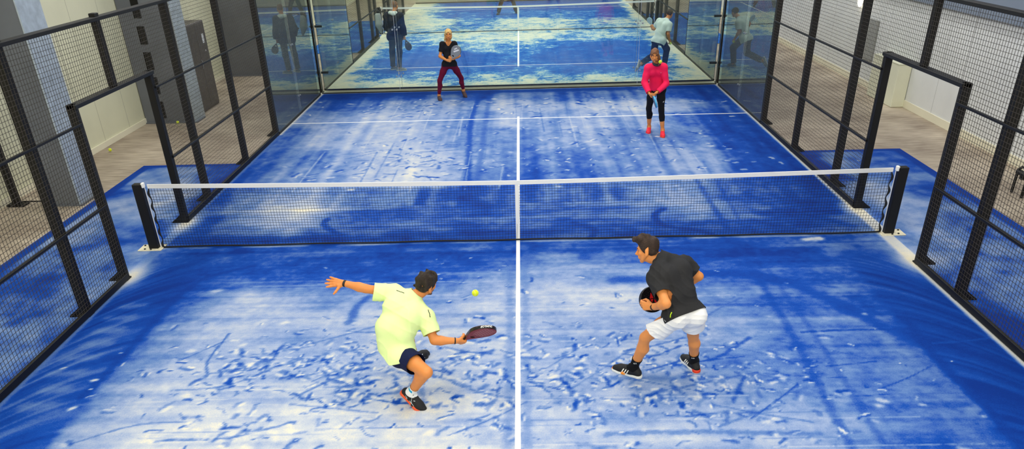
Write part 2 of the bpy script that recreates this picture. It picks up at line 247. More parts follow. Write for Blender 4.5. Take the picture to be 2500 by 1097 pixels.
# ------------------------------------------------------------ turf with its sand
CP1=[(-4.8,-0.1,0.15),(-4.0,-0.1,0.1),(-3.2,-0.2,0.12),(-2.3,-0.2,0.15),(-1.5,-0.2,0.12),(-0.6,-0.3,0.15),(-0.1,-0.3,0.15),(0.2,-0.3,0.2),(0.9,-0.4,0.2),(1.3,-0.4,0.15),(2.1,-0.4,0.2),(2.6,-0.5,0.1),(3.2,-0.5,0.12),(3.7,-0.5,0.15),(4.2,-0.5,0.55),(4.5,-0.6,0.35),(4.8,-0.6,0.45),(5.0,-0.6,0.6),(-4.8,-0.6,0.15),(-4.2,-0.7,0.12),(-3.3,-0.7,0.15),(-2.5,-0.7,0.12),(-1.7,-0.8,0.15),(-0.9,-0.8,0.2),(-0.2,-0.8,0.35),(0.2,-0.9,0.4),(0.7,-0.9,0.45),(1.2,-0.9,0.45),(2.3,-1.0,0.15),(3.0,-1.0,0.15),(3.6,-1.0,0.1),(4.3,-1.1,0.08),(4.7,-1.1,0.1),(-4.9,-1.1,0.1),(-4.2,-1.2,0.1),(-3.6,-1.2,0.2),(-3.2,-1.2,0.3),(-2.8,-1.2,0.22),(-2.1,-1.2,0.15),(-1.9,-1.3,0.25),(-0.8,-1.3,0.35),(-0.4,-1.3,0.45),(-0.1,-1.3,0.6),(0.2,-1.4,0.6),(0.7,-1.4,0.65),(1.2,-1.4,0.55),(2.4,-1.5,0.3),(2.9,-1.5,0.15),(3.4,-1.5,0.2),(3.9,-1.5,0.25),(4.4,-1.6,0.1),(4.8,-1.6,0.06),(-4.8,-1.7,0.1),(-4.3,-1.7,0.1),(-3.9,-1.7,0.35),(-3.5,-1.8,0.6),(-3.2,-1.8,0.7),(-2.8,-1.8,0.5),(-2.5,-1.8,0.45),(-2.0,-1.8,0.5),(-0.8,-1.9,0.5),(-0.3,-1.9,0.65),(0.2,-1.9,0.6),(0.6,-1.9,0.6),(1.1,-2.0,0.6),(2.3,-2.0,0.5),(2.8,-2.0,0.3),(3.2,-2.0,0.35),(3.7,-2.1,0.35),(4.0,-2.1,0.25),(4.4,-2.1,0.1),(4.8,-2.1,0.08),(-5.0,-2.3,0.15),(-4.5,-2.3,0.12),(-4.2,-2.3,0.25),(-3.9,-2.4,0.5),(-3.4,-2.4,0.55),(-3.0,-2.4,0.6),(-2.5,-2.4,0.55),(-2.1,-2.4,0.5),(-1.8,-2.4,0.65),(-0.8,-2.5,0.6),(-0.3,-2.5,0.6),(0.2,-2.5,0.55),(0.6,-2.5,0.5),(1.1,-2.5,0.5),(1.6,-2.6,0.6),(2.2,-2.6,0.55),(2.6,-2.6,0.45),(3.0,-2.6,0.35),(3.5,-2.6,0.35),(3.9,-2.6,0.45),(4.2,-2.7,0.3),(4.4,-2.7,0.1),(4.9,-2.7,0.08),(-5.0,-2.8,0.35),(-4.7,-2.9,0.2),(-4.2,-2.9,0.12),(-4.0,-2.9,0.45),(-3.6,-2.9,0.6),(-3.1,-2.9,0.55),(-2.4,-2.9,0.6),(-1.8,-3.0,0.6),(-0.7,-3.0,0.65),(-0.3,-3.0,0.6),(0.2,-3.0,0.6),(0.6,-3.0,0.6),(1.0,-3.1,0.55),(1.5,-3.1,0.6),(2.3,-3.1,0.45),(2.7,-3.1,0.35),(3.1,-3.1,0.25),(3.4,-3.2,0.3),(3.7,-3.2,0.4),(4.0,-3.2,0.4),(4.3,-3.2,0.12),(4.8,-3.2,0.08),(-5.0,-3.3,0.5),(-4.7,-3.4,0.2),(-4.3,-3.4,0.15),(-4.0,-3.4,0.5),(-3.6,-3.4,0.65),(-3.0,-3.4,0.65),(-2.3,-3.4,0.6),(-1.7,-3.4,0.6),(-0.7,-3.5,0.7),(-0.3,-3.5,0.65),(0.1,-3.5,0.6),(0.8,-3.5,0.6),(1.4,-3.6,0.6),(2.0,-3.6,0.5),(2.3,-3.6,0.35),(2.7,-3.6,0.3),(3.1,-3.6,0.2),(3.5,-3.6,0.25),(3.9,-3.6,0.4),(4.2,-3.6,0.2),(4.7,-3.6,0.1),(-4.9,-3.8,0.25),(-4.5,-3.8,0.2),(-4.2,-3.8,0.45),(-3.8,-3.8,0.65),(-3.2,-3.8,0.7),(-2.8,-3.8,0.75),(-2.2,-3.9,0.7),(-1.6,-3.9,0.7),(-1.0,-3.9,0.7),(-0.4,-3.9,0.7),(-0.1,-3.9,0.6),(0.3,-3.9,0.65),(0.9,-4.0,0.55),(1.5,-4.0,0.55),(2.0,-4.0,0.5),(2.4,-4.0,0.5),(2.8,-4.0,0.4),(3.2,-4.0,0.3),(3.5,-4.0,0.2),(3.9,-4.0,0.4),(4.3,-4.1,0.15),(-4.6,-4.3,0.15),(-4.2,-4.3,0.35),(-3.9,-4.3,0.65),(-3.4,-4.4,0.75),(-2.8,-4.4,0.8),(-2.1,-4.4,0.75),(-1.5,-4.4,0.75),(-1.0,-4.4,0.75),(-0.4,-4.4,0.75),(0.1,-4.4,0.6),(0.7,-4.5,0.6),(1.2,-4.5,0.6),(1.7,-4.5,0.55),(2.3,-4.5,0.6),(2.8,-4.5,0.55),(3.1,-4.5,0.4),(3.5,-4.5,0.25),(3.8,-4.5,0.4),(4.2,-4.6,0.15),(-4.8,9.7,0.1),(-3.7,9.6,0.1),(-2.7,9.5,0.15),(-1.7,9.4,0.3),(-1.0,9.3,0.15),(-0.2,9.2,0.45),(0.6,9.1,0.3),(1.3,9.0,0.25),(2.3,8.9,0.3),(3.3,8.8,0.35),(4.2,8.7,0.1),(4.8,8.6,0.1),(-4.9,8.8,0.35),(-4.4,8.8,0.2),(-3.6,8.7,0.35),(-2.6,8.6,0.45),(-1.8,8.5,0.5),(-1.1,8.4,0.4),(-0.2,8.3,0.6),(0.6,8.2,0.5),(1.3,8.2,0.5),(2.2,8.1,0.6),(3.2,8.0,0.6),(3.9,7.9,0.5),(4.4,7.8,0.2),(5.0,7.8,0.15),(-4.9,7.4,0.4),(-4.3,7.3,0.4),(-3.3,7.2,0.55),(-2.4,7.2,0.55),(-1.5,7.1,0.55),(-1.0,7.0,0.3),(-0.1,6.9,0.6),(0.6,6.9,0.4),(1.2,6.8,0.5),(2.1,6.7,0.5),(2.9,6.6,0.45),(3.8,6.6,0.3),(4.5,6.5,0.15),(4.9,6.4,0.1),(-4.9,5.7,0.2),(-4.6,5.6,0.35),(-3.9,5.6,0.55),(-3.0,5.5,0.55),(-2.2,5.4,0.6),(-1.4,5.4,0.55),(-1.0,5.4,0.3),(-0.5,5.3,0.4),(-0.1,5.3,0.35),(0.5,5.2,0.4),(1.1,5.2,0.5),(1.9,5.1,0.4),(2.7,5.0,0.35),(3.5,5.0,0.35),(4.1,4.9,0.15),(4.9,4.8,0.06),(-5.0,4.2,0.2),(-4.4,4.2,0.35),(-3.6,4.1,0.4),(-2.8,4.1,0.55),(-2.2,4.0,0.65),(-1.6,4.0,0.65),(-1.1,3.9,0.5),(-0.6,3.9,0.4),(-0.1,3.9,0.3),(0.5,3.8,0.3),(1.0,3.8,0.35),(1.7,3.7,0.35),(2.5,3.7,0.4),(3.1,3.6,0.5),(3.6,3.6,0.3),(4.3,3.5,0.12),(4.8,3.5,0.05),(-5.1,3.3,0.15),(-4.5,3.2,0.3),(-4.1,3.2,0.45),(-3.4,3.1,0.4),(-2.6,3.1,0.6),(-1.9,3.0,0.7),(-1.3,3.0,0.65),(-1.0,3.0,0.4),(-0.5,2.9,0.3),(-0.1,2.9,0.25),(0.5,2.9,0.2),(1.0,2.8,0.3),(1.6,2.8,0.3),(2.5,2.7,0.4),(3.0,2.7,0.45),(3.7,2.6,0.2),(4.4,2.6,0.08),(4.8,2.5,0.06),(-5.0,2.2,0.1),(-4.4,2.1,0.35),(-3.8,2.1,0.5),(-3.2,2.0,0.5),(-2.8,2.0,0.3),(-2.1,2.0,0.35),(-1.4,1.9,0.3),(-0.8,1.9,0.1),(-0.1,1.8,0.25),(0.6,1.8,0.25),(1.5,1.7,0.3),(2.5,1.7,0.45),(2.9,1.6,0.4),(3.4,1.6,0.25),(4.1,1.6,0.15),(4.7,1.5,0.06),(-5.0,1.4,0.1),(-4.5,1.4,0.3),(-4.1,1.3,0.6),(-3.6,1.3,0.75),(-3.1,1.3,0.8),(-2.8,1.3,0.3),(-2.3,1.2,0.2),(-1.7,1.2,0.2),(-1.0,1.2,0.25),(-0.7,1.1,0.1),(-0.1,1.1,0.3),(0.5,1.1,0.25),(1.4,1.0,0.3),(2.0,1.0,0.35),(2.7,0.9,0.5),(3.3,0.9,0.3),(3.8,0.9,0.2),(4.4,0.8,0.1),(4.8,0.8,0.08),(-4.9,1.0,0.08),(-4.1,0.9,0.35),(-3.5,0.9,0.6),(-2.8,0.8,0.4),(-2.5,0.8,0.25),(-1.9,0.8,0.4),(-1.3,0.7,0.35),(-0.7,0.7,0.15),(-0.1,0.7,0.3),(0.8,0.6,0.2),(2.0,0.6,0.25),(2.9,0.5,0.2),(3.7,0.4,0.15),(4.6,0.4,0.1),(4.8,0.4,0.5),(-5.0,0.5,0.1),(-4.0,0.4,0.08),(-2.7,0.3,0.08),(-1.6,0.3,0.1),(-0.4,0.2,0.1),(0.8,0.2,0.12),(1.9,0.1,0.1),(3.0,0.0,0.12),(4.2,-0.0,0.1),(4.9,-0.1,0.2),(-6.9,3.4,0.5),(-6.4,1.9,0.6),(-6.1,0.8,0.6),(-5.6,0.7,0.3),(-5.3,-0.2,0.55),(-7.1,2.5,0.12),(-6.4,3.4,0.6),(-5.7,2.2,0.7),(-5.5,1.4,0.6),(-5.9,-0.4,0.4),(-5.7,-1.9,0.3),(-6.3,-1.2,0.2),(-5.3,-1.1,0.5),(-5.4,-1.7,0.55),(-5.4,-2.3,0.6),(-5.4,-3.0,0.55),(-7.0,3.9,0.15),(5.9,3.2,0.5),(6.7,3.2,0.25),(6.5,2.0,0.5),(6.7,1.8,0.2),(5.8,1.1,0.6),(5.5,1.5,0.65),(5.5,0.1,0.65),(5.6,-0.5,0.6),(6.4,0.1,0.3),(6.2,-0.8,0.5),(5.8,-1.9,0.55),(5.4,-1.7,0.5),(6.2,0.4,0.45),(5.1,-0.4,0.7)]
CP2=[(-5.1,11.0,1.0),(-2.9,10.7,1.0),(-0.2,10.4,1.0),(2.4,10.1,1.0),(4.5,9.8,1.0),(-4.9,11.7,1.0),(-3.0,11.4,0.8),(-0.2,11.1,0.7),(2.5,10.7,0.8),(4.6,10.5,0.9),(-4.8,12.3,0.8),(-4.2,12.3,0.3),(-2.4,12.0,0.4),(-1.3,11.9,0.5),(0.4,11.7,0.6),(2.6,11.4,0.6),(3.9,11.2,0.4),(4.6,11.1,0.9),(-5.0,13.6,1.0),(-4.6,13.5,0.4),(-4.0,13.5,0.15),(-3.2,13.4,0.1),(-1.4,13.1,0.15),(-0.2,13.0,0.3),(1.6,12.7,0.2),(2.7,12.6,0.15),(4.4,12.3,0.4),(5.0,12.3,1.0),(-5.0,15.3,1.0),(-4.3,15.2,0.4),(-3.4,15.1,0.2),(-1.5,14.8,0.1),(-0.2,14.6,0.3),(1.0,14.5,0.2),(2.3,14.3,0.1),(3.5,14.1,0.15),(4.6,13.9,0.4),(5.0,13.9,1.0),(-5.0,17.3,1.0),(-4.5,17.2,0.5),(-3.7,17.1,0.45),(-2.3,16.9,0.5),(-0.9,16.7,0.6),(0.5,16.5,0.5),(1.8,16.2,0.2),(3.1,16.0,0.1),(4.0,15.9,0.25),(4.9,15.8,0.8),(-5.1,19.6,0.9),(-4.0,19.4,0.6),(-2.4,19.2,0.7),(-1.0,18.9,0.75),(0.5,18.7,0.8),(1.9,18.4,0.6),(3.3,18.2,0.6),(4.7,18.0,0.6),(-4.4,22.8,0.9),(-3.5,22.6,0.7),(-1.9,22.3,0.5),(-0.2,22.0,0.75),(1.3,21.7,0.75),(2.9,21.4,0.55),(4.4,21.1,0.65),(-4.7,26.8,0.9),(-3.9,26.7,0.7),(-3.0,26.5,0.3),(-1.2,26.1,0.3),(0.6,25.7,0.4),(2.4,25.3,0.4),(4.1,25.0,0.3),(5.2,24.7,0.7),(-4.7,28.7,0.9),(-3.2,28.4,0.2),(-1.2,27.9,0.15),(0.6,27.5,0.15),(2.5,27.1,0.1),(4.3,26.7,0.15),(5.8,26.3,0.7)]

def field(cp, X, Y, ax=.42, ay=.36):
    num = np.zeros_like(X); den = np.full_like(X, 1e-9)
    far = np.full_like(X, 1e9); fv = np.zeros_like(X)
    for (x, y, v) in cp:
        sy = ay if y < 1.2 else ay*1.15
        d2 = ((X-x)/ax)**2 + ((Y-y)/sy)**2; w = np.exp(-d2)+1e-7/(d2+.3)**2
        num += w*v; den += w
    return num/den
def vnoise(X, Y, sc, seed=0):
    r = np.random.default_rng(seed); g = r.random((256, 256))
    x = X*sc+1000.3; y = Y*sc+1000.7; xi = np.floor(x).astype(int); yi = np.floor(y).astype(int); u = x-xi; v = y-yi
    u = u*u*(3-2*u); v = v*v*(3-2*v); a = g[xi % 256, yi % 256]; b_ = g[(xi+1) % 256, yi % 256]; c = g[xi % 256, (yi+1) % 256]; d = g[(xi+1) % 256, (yi+1) % 256]
    return (a*(1-u)+b_*u)*(1-v) + (c*(1-u)+d*u)*v - .5
def stroke(S, X, Y, pts, w, target, strength, soft=1.0):
    P = [np.array(p, float) for p in pts]
    x0 = min(p[0] for p in P)-3*w; x1 = max(p[0] for p in P)+3*w; y0 = min(p[1] for p in P)-3*w; y1 = max(p[1] for p in P)+3*w
    i0, i1 = np.searchsorted(X[:, 0], [x0, x1]); j0, j1 = np.searchsorted(Y[0], [y0, y1])
    if i1 <= i0 or j1 <= j0: return
    xs = X[i0:i1, j0:j1]; ys = Y[i0:i1, j0:j1]; D = np.full(xs.shape, 9.)
    for a, c in zip(P[:-1], P[1:]):
        d = c-a; t = np.clip(((xs-a[0])*d[0]+(ys-a[1])*d[1])/(d@d+1e-9), 0, 1)
        D = np.minimum(D, np.hypot(xs-a[0]-t*d[0], ys-a[1]-t*d[1]))
    D = D+NZ[i0:i1, j0:j1]*min(1, w/.03)
    m = strength/(1+np.exp(np.clip((D-w)/(w*.22*soft), -30, 30)))
    S[i0:i1, j0:j1] += m*(target-S[i0:i1, j0:j1])
def curve(pts, n=6):
    P = [np.array(p, float) for p in pts]; P = [2*P[0]-P[1]]+P+[2*P[-1]-P[-2]]; o = []
    for i in range(1, len(P)-2):
        for k in range(n):
            t = k/n; o.append(.5*((2*P[i])+(-P[i-1]+P[i+1])*t+(2*P[i-1]-5*P[i]+4*P[i+1]-P[i+2])*t*t+(-P[i-1]+3*P[i]-3*P[i+1]+P[i+2])*t**3))
    return o+[P[-2]]
def grid_mesh(name, xs, ys, S, keep, m, z=0.0, relief=0):
    nx, ny = len(xs), len(ys); X, Y = np.meshgrid(xs, ys, indexing='ij')
    idx = np.arange(nx*ny).reshape(nx, ny); q = np.stack([idx[:-1, :-1], idx[1:, :-1], idx[1:, 1:], idx[:-1, 1:]], -1)
    cx = (X[:-1, :-1]+X[1:, 1:])/2; cy = (Y[:-1, :-1]+Y[1:, 1:])/2; q = q[keep(cx, cy)]
    used = np.unique(q); rem = np.full(nx*ny, -1); rem[used] = np.arange(len(used)); q = rem[q].astype(np.int32)
    co = np.stack([X.ravel(), Y.ravel(), np.full(nx*ny, z)+relief*np.clip(S.ravel()-.75, 0, .4)], -1)[used].astype(np.float32)
    me = bpy.data.meshes.new(name); me.vertices.add(len(co)); me.vertices.foreach_set('co', co.ravel())
    me.loops.add(q.size); me.loops.foreach_set('vertex_index', q.ravel()); me.polygons.add(len(q))
    me.polygons.foreach_set('loop_start', np.arange(0, q.size, 4, dtype=np.int32)); me.update(calc_edges=True)
    at = me.attributes.new('sand', 'FLOAT', 'POINT'); at.data.foreach_set('value', S.ravel()[used].astype(np.float32))
    me.validate(); return tag(link(name, me, m, None, True), kind='structure')

xs = np.arange(-7, 7.001, .02); ys = np.concatenate([np.arange(-6.2, 3, .02), np.arange(3, 10.06, .035)])
X, Y = np.meshgrid(xs, ys, indexing='ij')
NZ = .030*vnoise(X, Y, 16, 101)+.022*vnoise(X, Y, 38, 102)+.012*vnoise(X, Y, 80, 103)
# coarse field first, on a thin grid, then interpolated
gx = np.arange(-7.2, 7.3, .1); gy = np.arange(-6.4, 10.3, .1); GX, GY = np.meshgrid(gx, gy, indexing='ij'); G = field(CP1, GX, GY)
wx = X + .16*vnoise(X, Y, 1.7, 1)+.07*vnoise(X, Y, 5, 2)+.03*vnoise(X, Y, 14, 8); wy = Y + .16*vnoise(X, Y, 1.7, 3)+.07*vnoise(X, Y, 5, 4)+.03*vnoise(X, Y, 14, 9)
u = np.clip((wx+7.2)/.1, 0, len(gx)-1.001); v = np.clip((wy+6.4)/.1, 0, len(gy)-1.001); iu = u.astype(int); iv = v.astype(int); fu = u-iu; fv = v-iv
S = (G[iu, iv]*(1-fu)+G[iu+1, iv]*fu)*(1-fv)+(G[iu, iv+1]*(1-fu)+G[iu+1, iv+1]*fu)*fv
inside = (np.abs(X) < 5)
# broad streaks of a dragged broom: across on the near half, lengthwise on the far half
S += np.where(Y < 1.5, .16*vnoise(X*.35, Y*4.5, 1.6, 5)+.10*vnoise(X*.2, Y*9, 2.2, 6)+.05*vnoise(X*.25, Y*22, 2.2, 16)+.10*vnoise(X, Y, 3, 18), 0)*inside
S += np.where(Y >= 1.5, .20*vnoise(X*5, Y*.3, 1.2, 7)+.08*vnoise(X*12, Y*.6, 1.2, 17), 0)*inside
S += .12*vnoise(X, Y, 4, 21)+.10*vnoise(X, Y, 9, 22)+.10*vnoise(X, Y, 22, 23)*np.where(Y < 0, 1, .6)
# swept side bands with overlapping arcs
for sgn in (-1, 1):
    a = np.clip((sgn*wx-4.12)/.10, 0, 1)*np.clip((5.02-sgn*X)/.05, 0, 1)*np.clip((-.2-Y)/.8, 0, 1)
    arc = Y+.9*(sgn*X-4.0)**2+(.0 if sgn > 0 else .12)
    tex = .09+.24*vnoise(arc*7.0, X*.8, 1.0, 30+sgn)+.20*vnoise(arc*17.0, X*1.2, 1.0, 40+sgn)
    if sgn < 0: tex = tex+.07*np.clip((-2.2-Y)/1.5, 0, 1)
    S = S*(1-a*.85)+tex*a*.85
S += np.where(Y > 1, .07, .02)*np.clip((S-.25)/.25, 0, 1)*(np.abs(X) < 5)+(-.08+.25*vnoise(X*2, Y*.5, 1.5, 24)+.2*vnoise(X, Y, 5, 25))*(np.abs(X) > 5.05)
a = np.clip((1.05-np.abs(Y-.05))/.35, 0, 1)*inside*np.clip((X+4.9), 0, 1)
arc = X+.8*(Y)**2; S += a*(.12*vnoise(arc*4, Y*3, 1.0, 51)+.10*vnoise(X*1.5, Y*10, 1.0, 52))
DK = [([(2.97,2.46),(2.96,-.88),(2.91,-3.09),(2.85,-4.15),(2.8,-5.5)],.045,.12,.6),([(3.3,2.43),(3.15,-.89),(3.16,-2.8),(3.13,-3.89),(3.09,-5.5)],.035,.15,.5),
 ([(-.84,2.09),(-1.02,6.66),(-.96,9.27)],.06,.12,.75),([(-.70,2.72),(-.71,9.25)],.05,.2,.55),([(1.2,-1.34),(1.7,-1.31),(2.28,-1.19),(2.97,-1.27),(3.5,-1.79),(3.8,-2.36),(4.14,-2.92)],.10,.08,.7),
 ([(2.13,-2.04),(2.75,-2.07),(3.81,-2.11)],.03,.1,.55),([(3.05,-2.72),(3.5,-2.69),(4.2,-2.69)],.018,.1,.8),([(4.25,-2.48),(4.2,-3.33),(4.23,-4.12),(4.22,-5.6)],.05,.04,.8),
 ([(-3.49,-.69),(-4.02,-1.04),(-4.16,-1.62),(-4.2,-2.24),(-4.2,-3.05),(-4.25,-3.74)],.045,.04,.75),([(-1.8,-1.67),(-1.9,-1.93),(-1.9,-2.33)],.05,.12,.7),
 ([(-3.21,-2.52),(-3.24,-3.08),(-3.14,-3.4)],.014,.2,.8),([(-2.53,-2.81),(-2.58,-3.27)],.02,.15,.8),([(-1.94,-4.01),(-1.69,-3.92),(-1.45,-3.71)],.012,.2,.7),
 ([(-3.4,-3.65),(-2.86,-3.56),(-2.26,-3.03)],.012,.3,.7),([(-3.98,-4.49),(-3.51,-4.22),(-3.0,-4.17)],.012,.3,.7),([(-3.15,-4.45),(-2.57,-4.43),(-2.04,-4.2)],.014,.25,.7),
 ([(2.2,1.13),(2.04,.88),(2.09,.46),(2.52,.25),(2.8,-.04)],.05,.02,.9),([(.81,.62),(1.08,.36),(1.0,-.02)],.05,.02,.7),([(-2.88,1.0),(-2.89,.75),(-2.56,.33)],.05,.04,.7),
 ([(2.46,-2.82),(2.07,-3.18),(1.93,-3.26)],.022,.15,.8),([(2.23,-3.54),(2.0,-3.99)],.022,.15,.8),([(2.36,-3.5),(1.89,-3.64),(1.3,-3.83)],.014,.2,.7),
 ([(.02,-2.55),(1.06,-2.57),(1.93,-2.66)],.022,.4,.6),([(.78,-4.46),(1.57,-4.45),(2.62,-4.51)],.03,.25,.6),([(.10,-.2),(.09,-2.5),(.08,-5.5)],.045,.3,.45),([(-.10,-.7),(-.09,-2.5),(-.08,-5.5)],.045,.3,.45),
 ([(-4.7,2.35),(-3,2.2),(-1,2.25),(1,2.3),(3,2.35)],.05,.15,.3),([(-4.9,9.75),(0,9.75),(4.9,9.75)],.17,.06,.75)]
for pts, w, t, s_ in DK: stroke(S, X, Y, curve(pts), w, t, s_)
for k in range(46):   # fine rake lines across the near half
    y = rng.uniform(-5.2, -1.2); x = rng.uniform(-3.8, 2.5); l = rng.uniform(.6, 2.6); stroke(S, X, Y, [(x, y), (x+l, y+rng.uniform(-.03, .03))], rng.uniform(.005, .010), rng.choice([.25, .3, .9]), rng.uniform(.25, .5))
for k in range(40):   # and lengthwise on the far half
    x = rng.uniform(-3.8, 3.5); y = rng.uniform(2, 7.5); l = rng.uniform(.8, 2.6); stroke(S, X, Y, [(x, y), (x+rng.uniform(-.05, .05), y+l)], rng.uniform(.008, .018), rng.choice([.2, .3, .85]), rng.uniform(.25, .5))
# scuffs, slides and footprints
def foot(x, y, sc=1.0, ang=None):
    ang = rng.uniform(0, 6.28) if ang is None else ang; d = np.array([math.cos(ang), math.sin(ang)]); p = np.array([x, y]); n = np.array([-d[1], d[0]])
    L_ = rng.uniform(.02, .08)*sc; w = rng.uniform(.009, .028)*sc; bow = n*rng.uniform(-.03, .03)
    stroke(S, X, Y, [p-d*L_, p+bow, p+d*L_], w, rng.uniform(.05, .3), rng.uniform(.35, .9))
    if rng.random() < .85:
        q = p+n*rng.choice([-1, 1])*w*1.7+d*L_*.5
        stroke(S, X, Y, [q-d*L_*.5, q+d*L_*.5], w*rng.uniform(.5, 1.1), rng.uniform(.8, 1.05), rng.uniform(.4, .9))
def scatter(n, cx, cy, sx, sy, sc=1.0):
    for _ in range(n): foot(rng.normal(cx, sx), rng.normal(cy, sy), sc)
scatter(150, -1.9, -3.25, 1.0, .36); scatter(90, -.8, -3.5, .8, .5); scatter(80, .9, -3.45, .75, .38); scatter(60, 2.1, -3.5, .7, .5, .9)
scatter(60, -2.3, -3.9, 1.0, .5); scatter(60, 1.6, -4.3, 1.0, .5); scatter(25, .9, -1.7, 1.2, .4, .7); scatter(14, -.6, -1.3, .8, .5, .8)
scatter(170, -1.9, -3.3, 1.1, .45, .6); scatter(150, 1.3, -3.6, 1.2, .5, .6); scatter(90, 0, -4.2, 2, .5, .6)
scatter(80, -1.9, 3.6, .95, .45, 1.3); scatter(26, -2.0, 5.2, .8, .8, 1.1); scatter(55, -2.3, 8.1, 1.2, .45, 1.5)
scatter(60, 2.3, 4.2, 1.3, .6, 1.2); scatter(50, 1.6, 5.7, 1.5, .9, 1.1); scatter(50, 2.2, 8.2, 1.3, .6, 1.5); scatter(25, .8, 3.4, .8, .5)
for k in range(60):
    cx, cy = rng.choice(np.array([(-1.9, -3.4), (1.2, -3.8), (2.2, -3.2), (-2.0, 4.2)])); x = rng.normal(cx, 1.1); y = rng.normal(cy, .5); a = rng.uniform(-.6, .9); l = rng.uniform(.15, .45)
    stroke(S, X, Y, curve([(x, y), (x+l*math.cos(a), y+l*math.sin(a)+rng.uniform(-.04, .04)), (x+2*l*math.cos(a), y+2*l*math.sin(a))], 4), rng.uniform(.006, .016), rng.uniform(.1, .3), rng.uniform(.5, .9))
for k in range(70):   # small heaps of sand left where balls and heels landed
    x = rng.uniform(-3.8, 3.9); y = rng.choice([rng.uniform(-5, -1.4), rng.uniform(2.2, 9)]); w = rng.uniform(.014, .035)*(1 if y < 0 else 1.5)
    stroke(S, X, Y, [(x, y), (x+rng.uniform(-.06, .06), y+rng.uniform(-.02, .02))], w*.9, rng.uniform(.8, 1.0), rng.uniform(.5, .9), 2)
stroke(S, X, Y, [(3.93, -.18), (4.12, -.14)], .055, 1.0, .8)
for yy in np.arange(-3.9, -1.7, .3): stroke(S, X, Y, [(-4.72+rng.uniform(-.05, .05), yy), (-4.5, yy+.02)], .07, .6, .45, 2)
# a rim of sand along the fence and under the net
e = np.clip((np.abs(X)-4.93)/.05, 0, 1)*(np.abs(X) < 5.12); S = S*(1-e)+e*np.where((X > 0) | (Y > 6), .85, .35)
e = np.exp(-((Y+.03)/.035)**2)*(np.abs(X) < 5)*np.clip(.5+2.2*vnoise(X, Y*0, 3, 60), 0, 1)*.55; S = S*(1-e)+e*.95
e = np.exp(-((np.abs(X)-5.02)/.18)**2-((np.abs(Y)-.95)/.35)**2)*.9; S = S*(1-e)+e*1.0
e = np.clip((np.abs(X)-6.82)/.05, 0, 1)+np.clip((np.abs(Y)-3.86)/.05, 0, 1)*(np.abs(X) > 5.1); e = np.clip(e, 0, 1); S = S*(1-e*.85)+e*.85*.03
e = np.clip((Y-9.93)/.05, 0, 1); S = S*(1-e)+e*.9
T1 = turf_mat('blue_turf', (2, 50, 140), (10, 74, 172), ((98, 132, 188), (146, 165, 202), (194, 200, 208)), (240, 230, 200),
              ((70, 4, 1, 1, .30, .7, 0), (14, 5, 1, 1.6, .14, .6, .4), (260, 2, 1, 1, .26, .6, 0)))
grid_mesh('court_turf', xs, ys, S, lambda x, y: (np.abs(x) < 5.06) | (np.abs(y) < 4.0), T1, 0.0, .012)
x2 = np.arange(-5.06, 5.061, .055); y2 = np.arange(10.06, 30.4, .07); X, Y = np.meshgrid(x2, y2, indexing='ij')
S = field(CP2, X+.5*vnoise(X, Y, 1.2, 71), Y+.5*vnoise(X, Y, 1.2, 72), .7, .9)
S += .28*vnoise(X, Y*1.0, 2.6, 73)+.22*vnoise(X, Y*.8, 6, 74)
S = (S-.45)*1.2+.37; e = np.clip((10.38-Y)/.06, 0, 1); S = S*(1-e)+e*1.25
e = np.clip((np.abs(X)-4.6)/.3+1.4*vnoise(X, Y, 3, 75)+.7*vnoise(X, Y, 8, 76), 0, 1)*.9; S = S*(1-e)+e*1.0
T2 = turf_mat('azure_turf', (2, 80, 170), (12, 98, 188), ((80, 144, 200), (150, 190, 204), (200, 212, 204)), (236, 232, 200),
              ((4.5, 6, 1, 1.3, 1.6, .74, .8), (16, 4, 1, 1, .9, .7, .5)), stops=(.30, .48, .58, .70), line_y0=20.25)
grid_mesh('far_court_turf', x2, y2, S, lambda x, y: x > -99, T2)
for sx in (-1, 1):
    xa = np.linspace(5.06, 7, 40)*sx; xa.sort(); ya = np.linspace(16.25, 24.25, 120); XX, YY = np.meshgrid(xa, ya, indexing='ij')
    grid_mesh('far_court_apron', xa, ya, .25+.5*vnoise(XX, YY, 1.5, 80), lambda x, y: x > -99, T2)

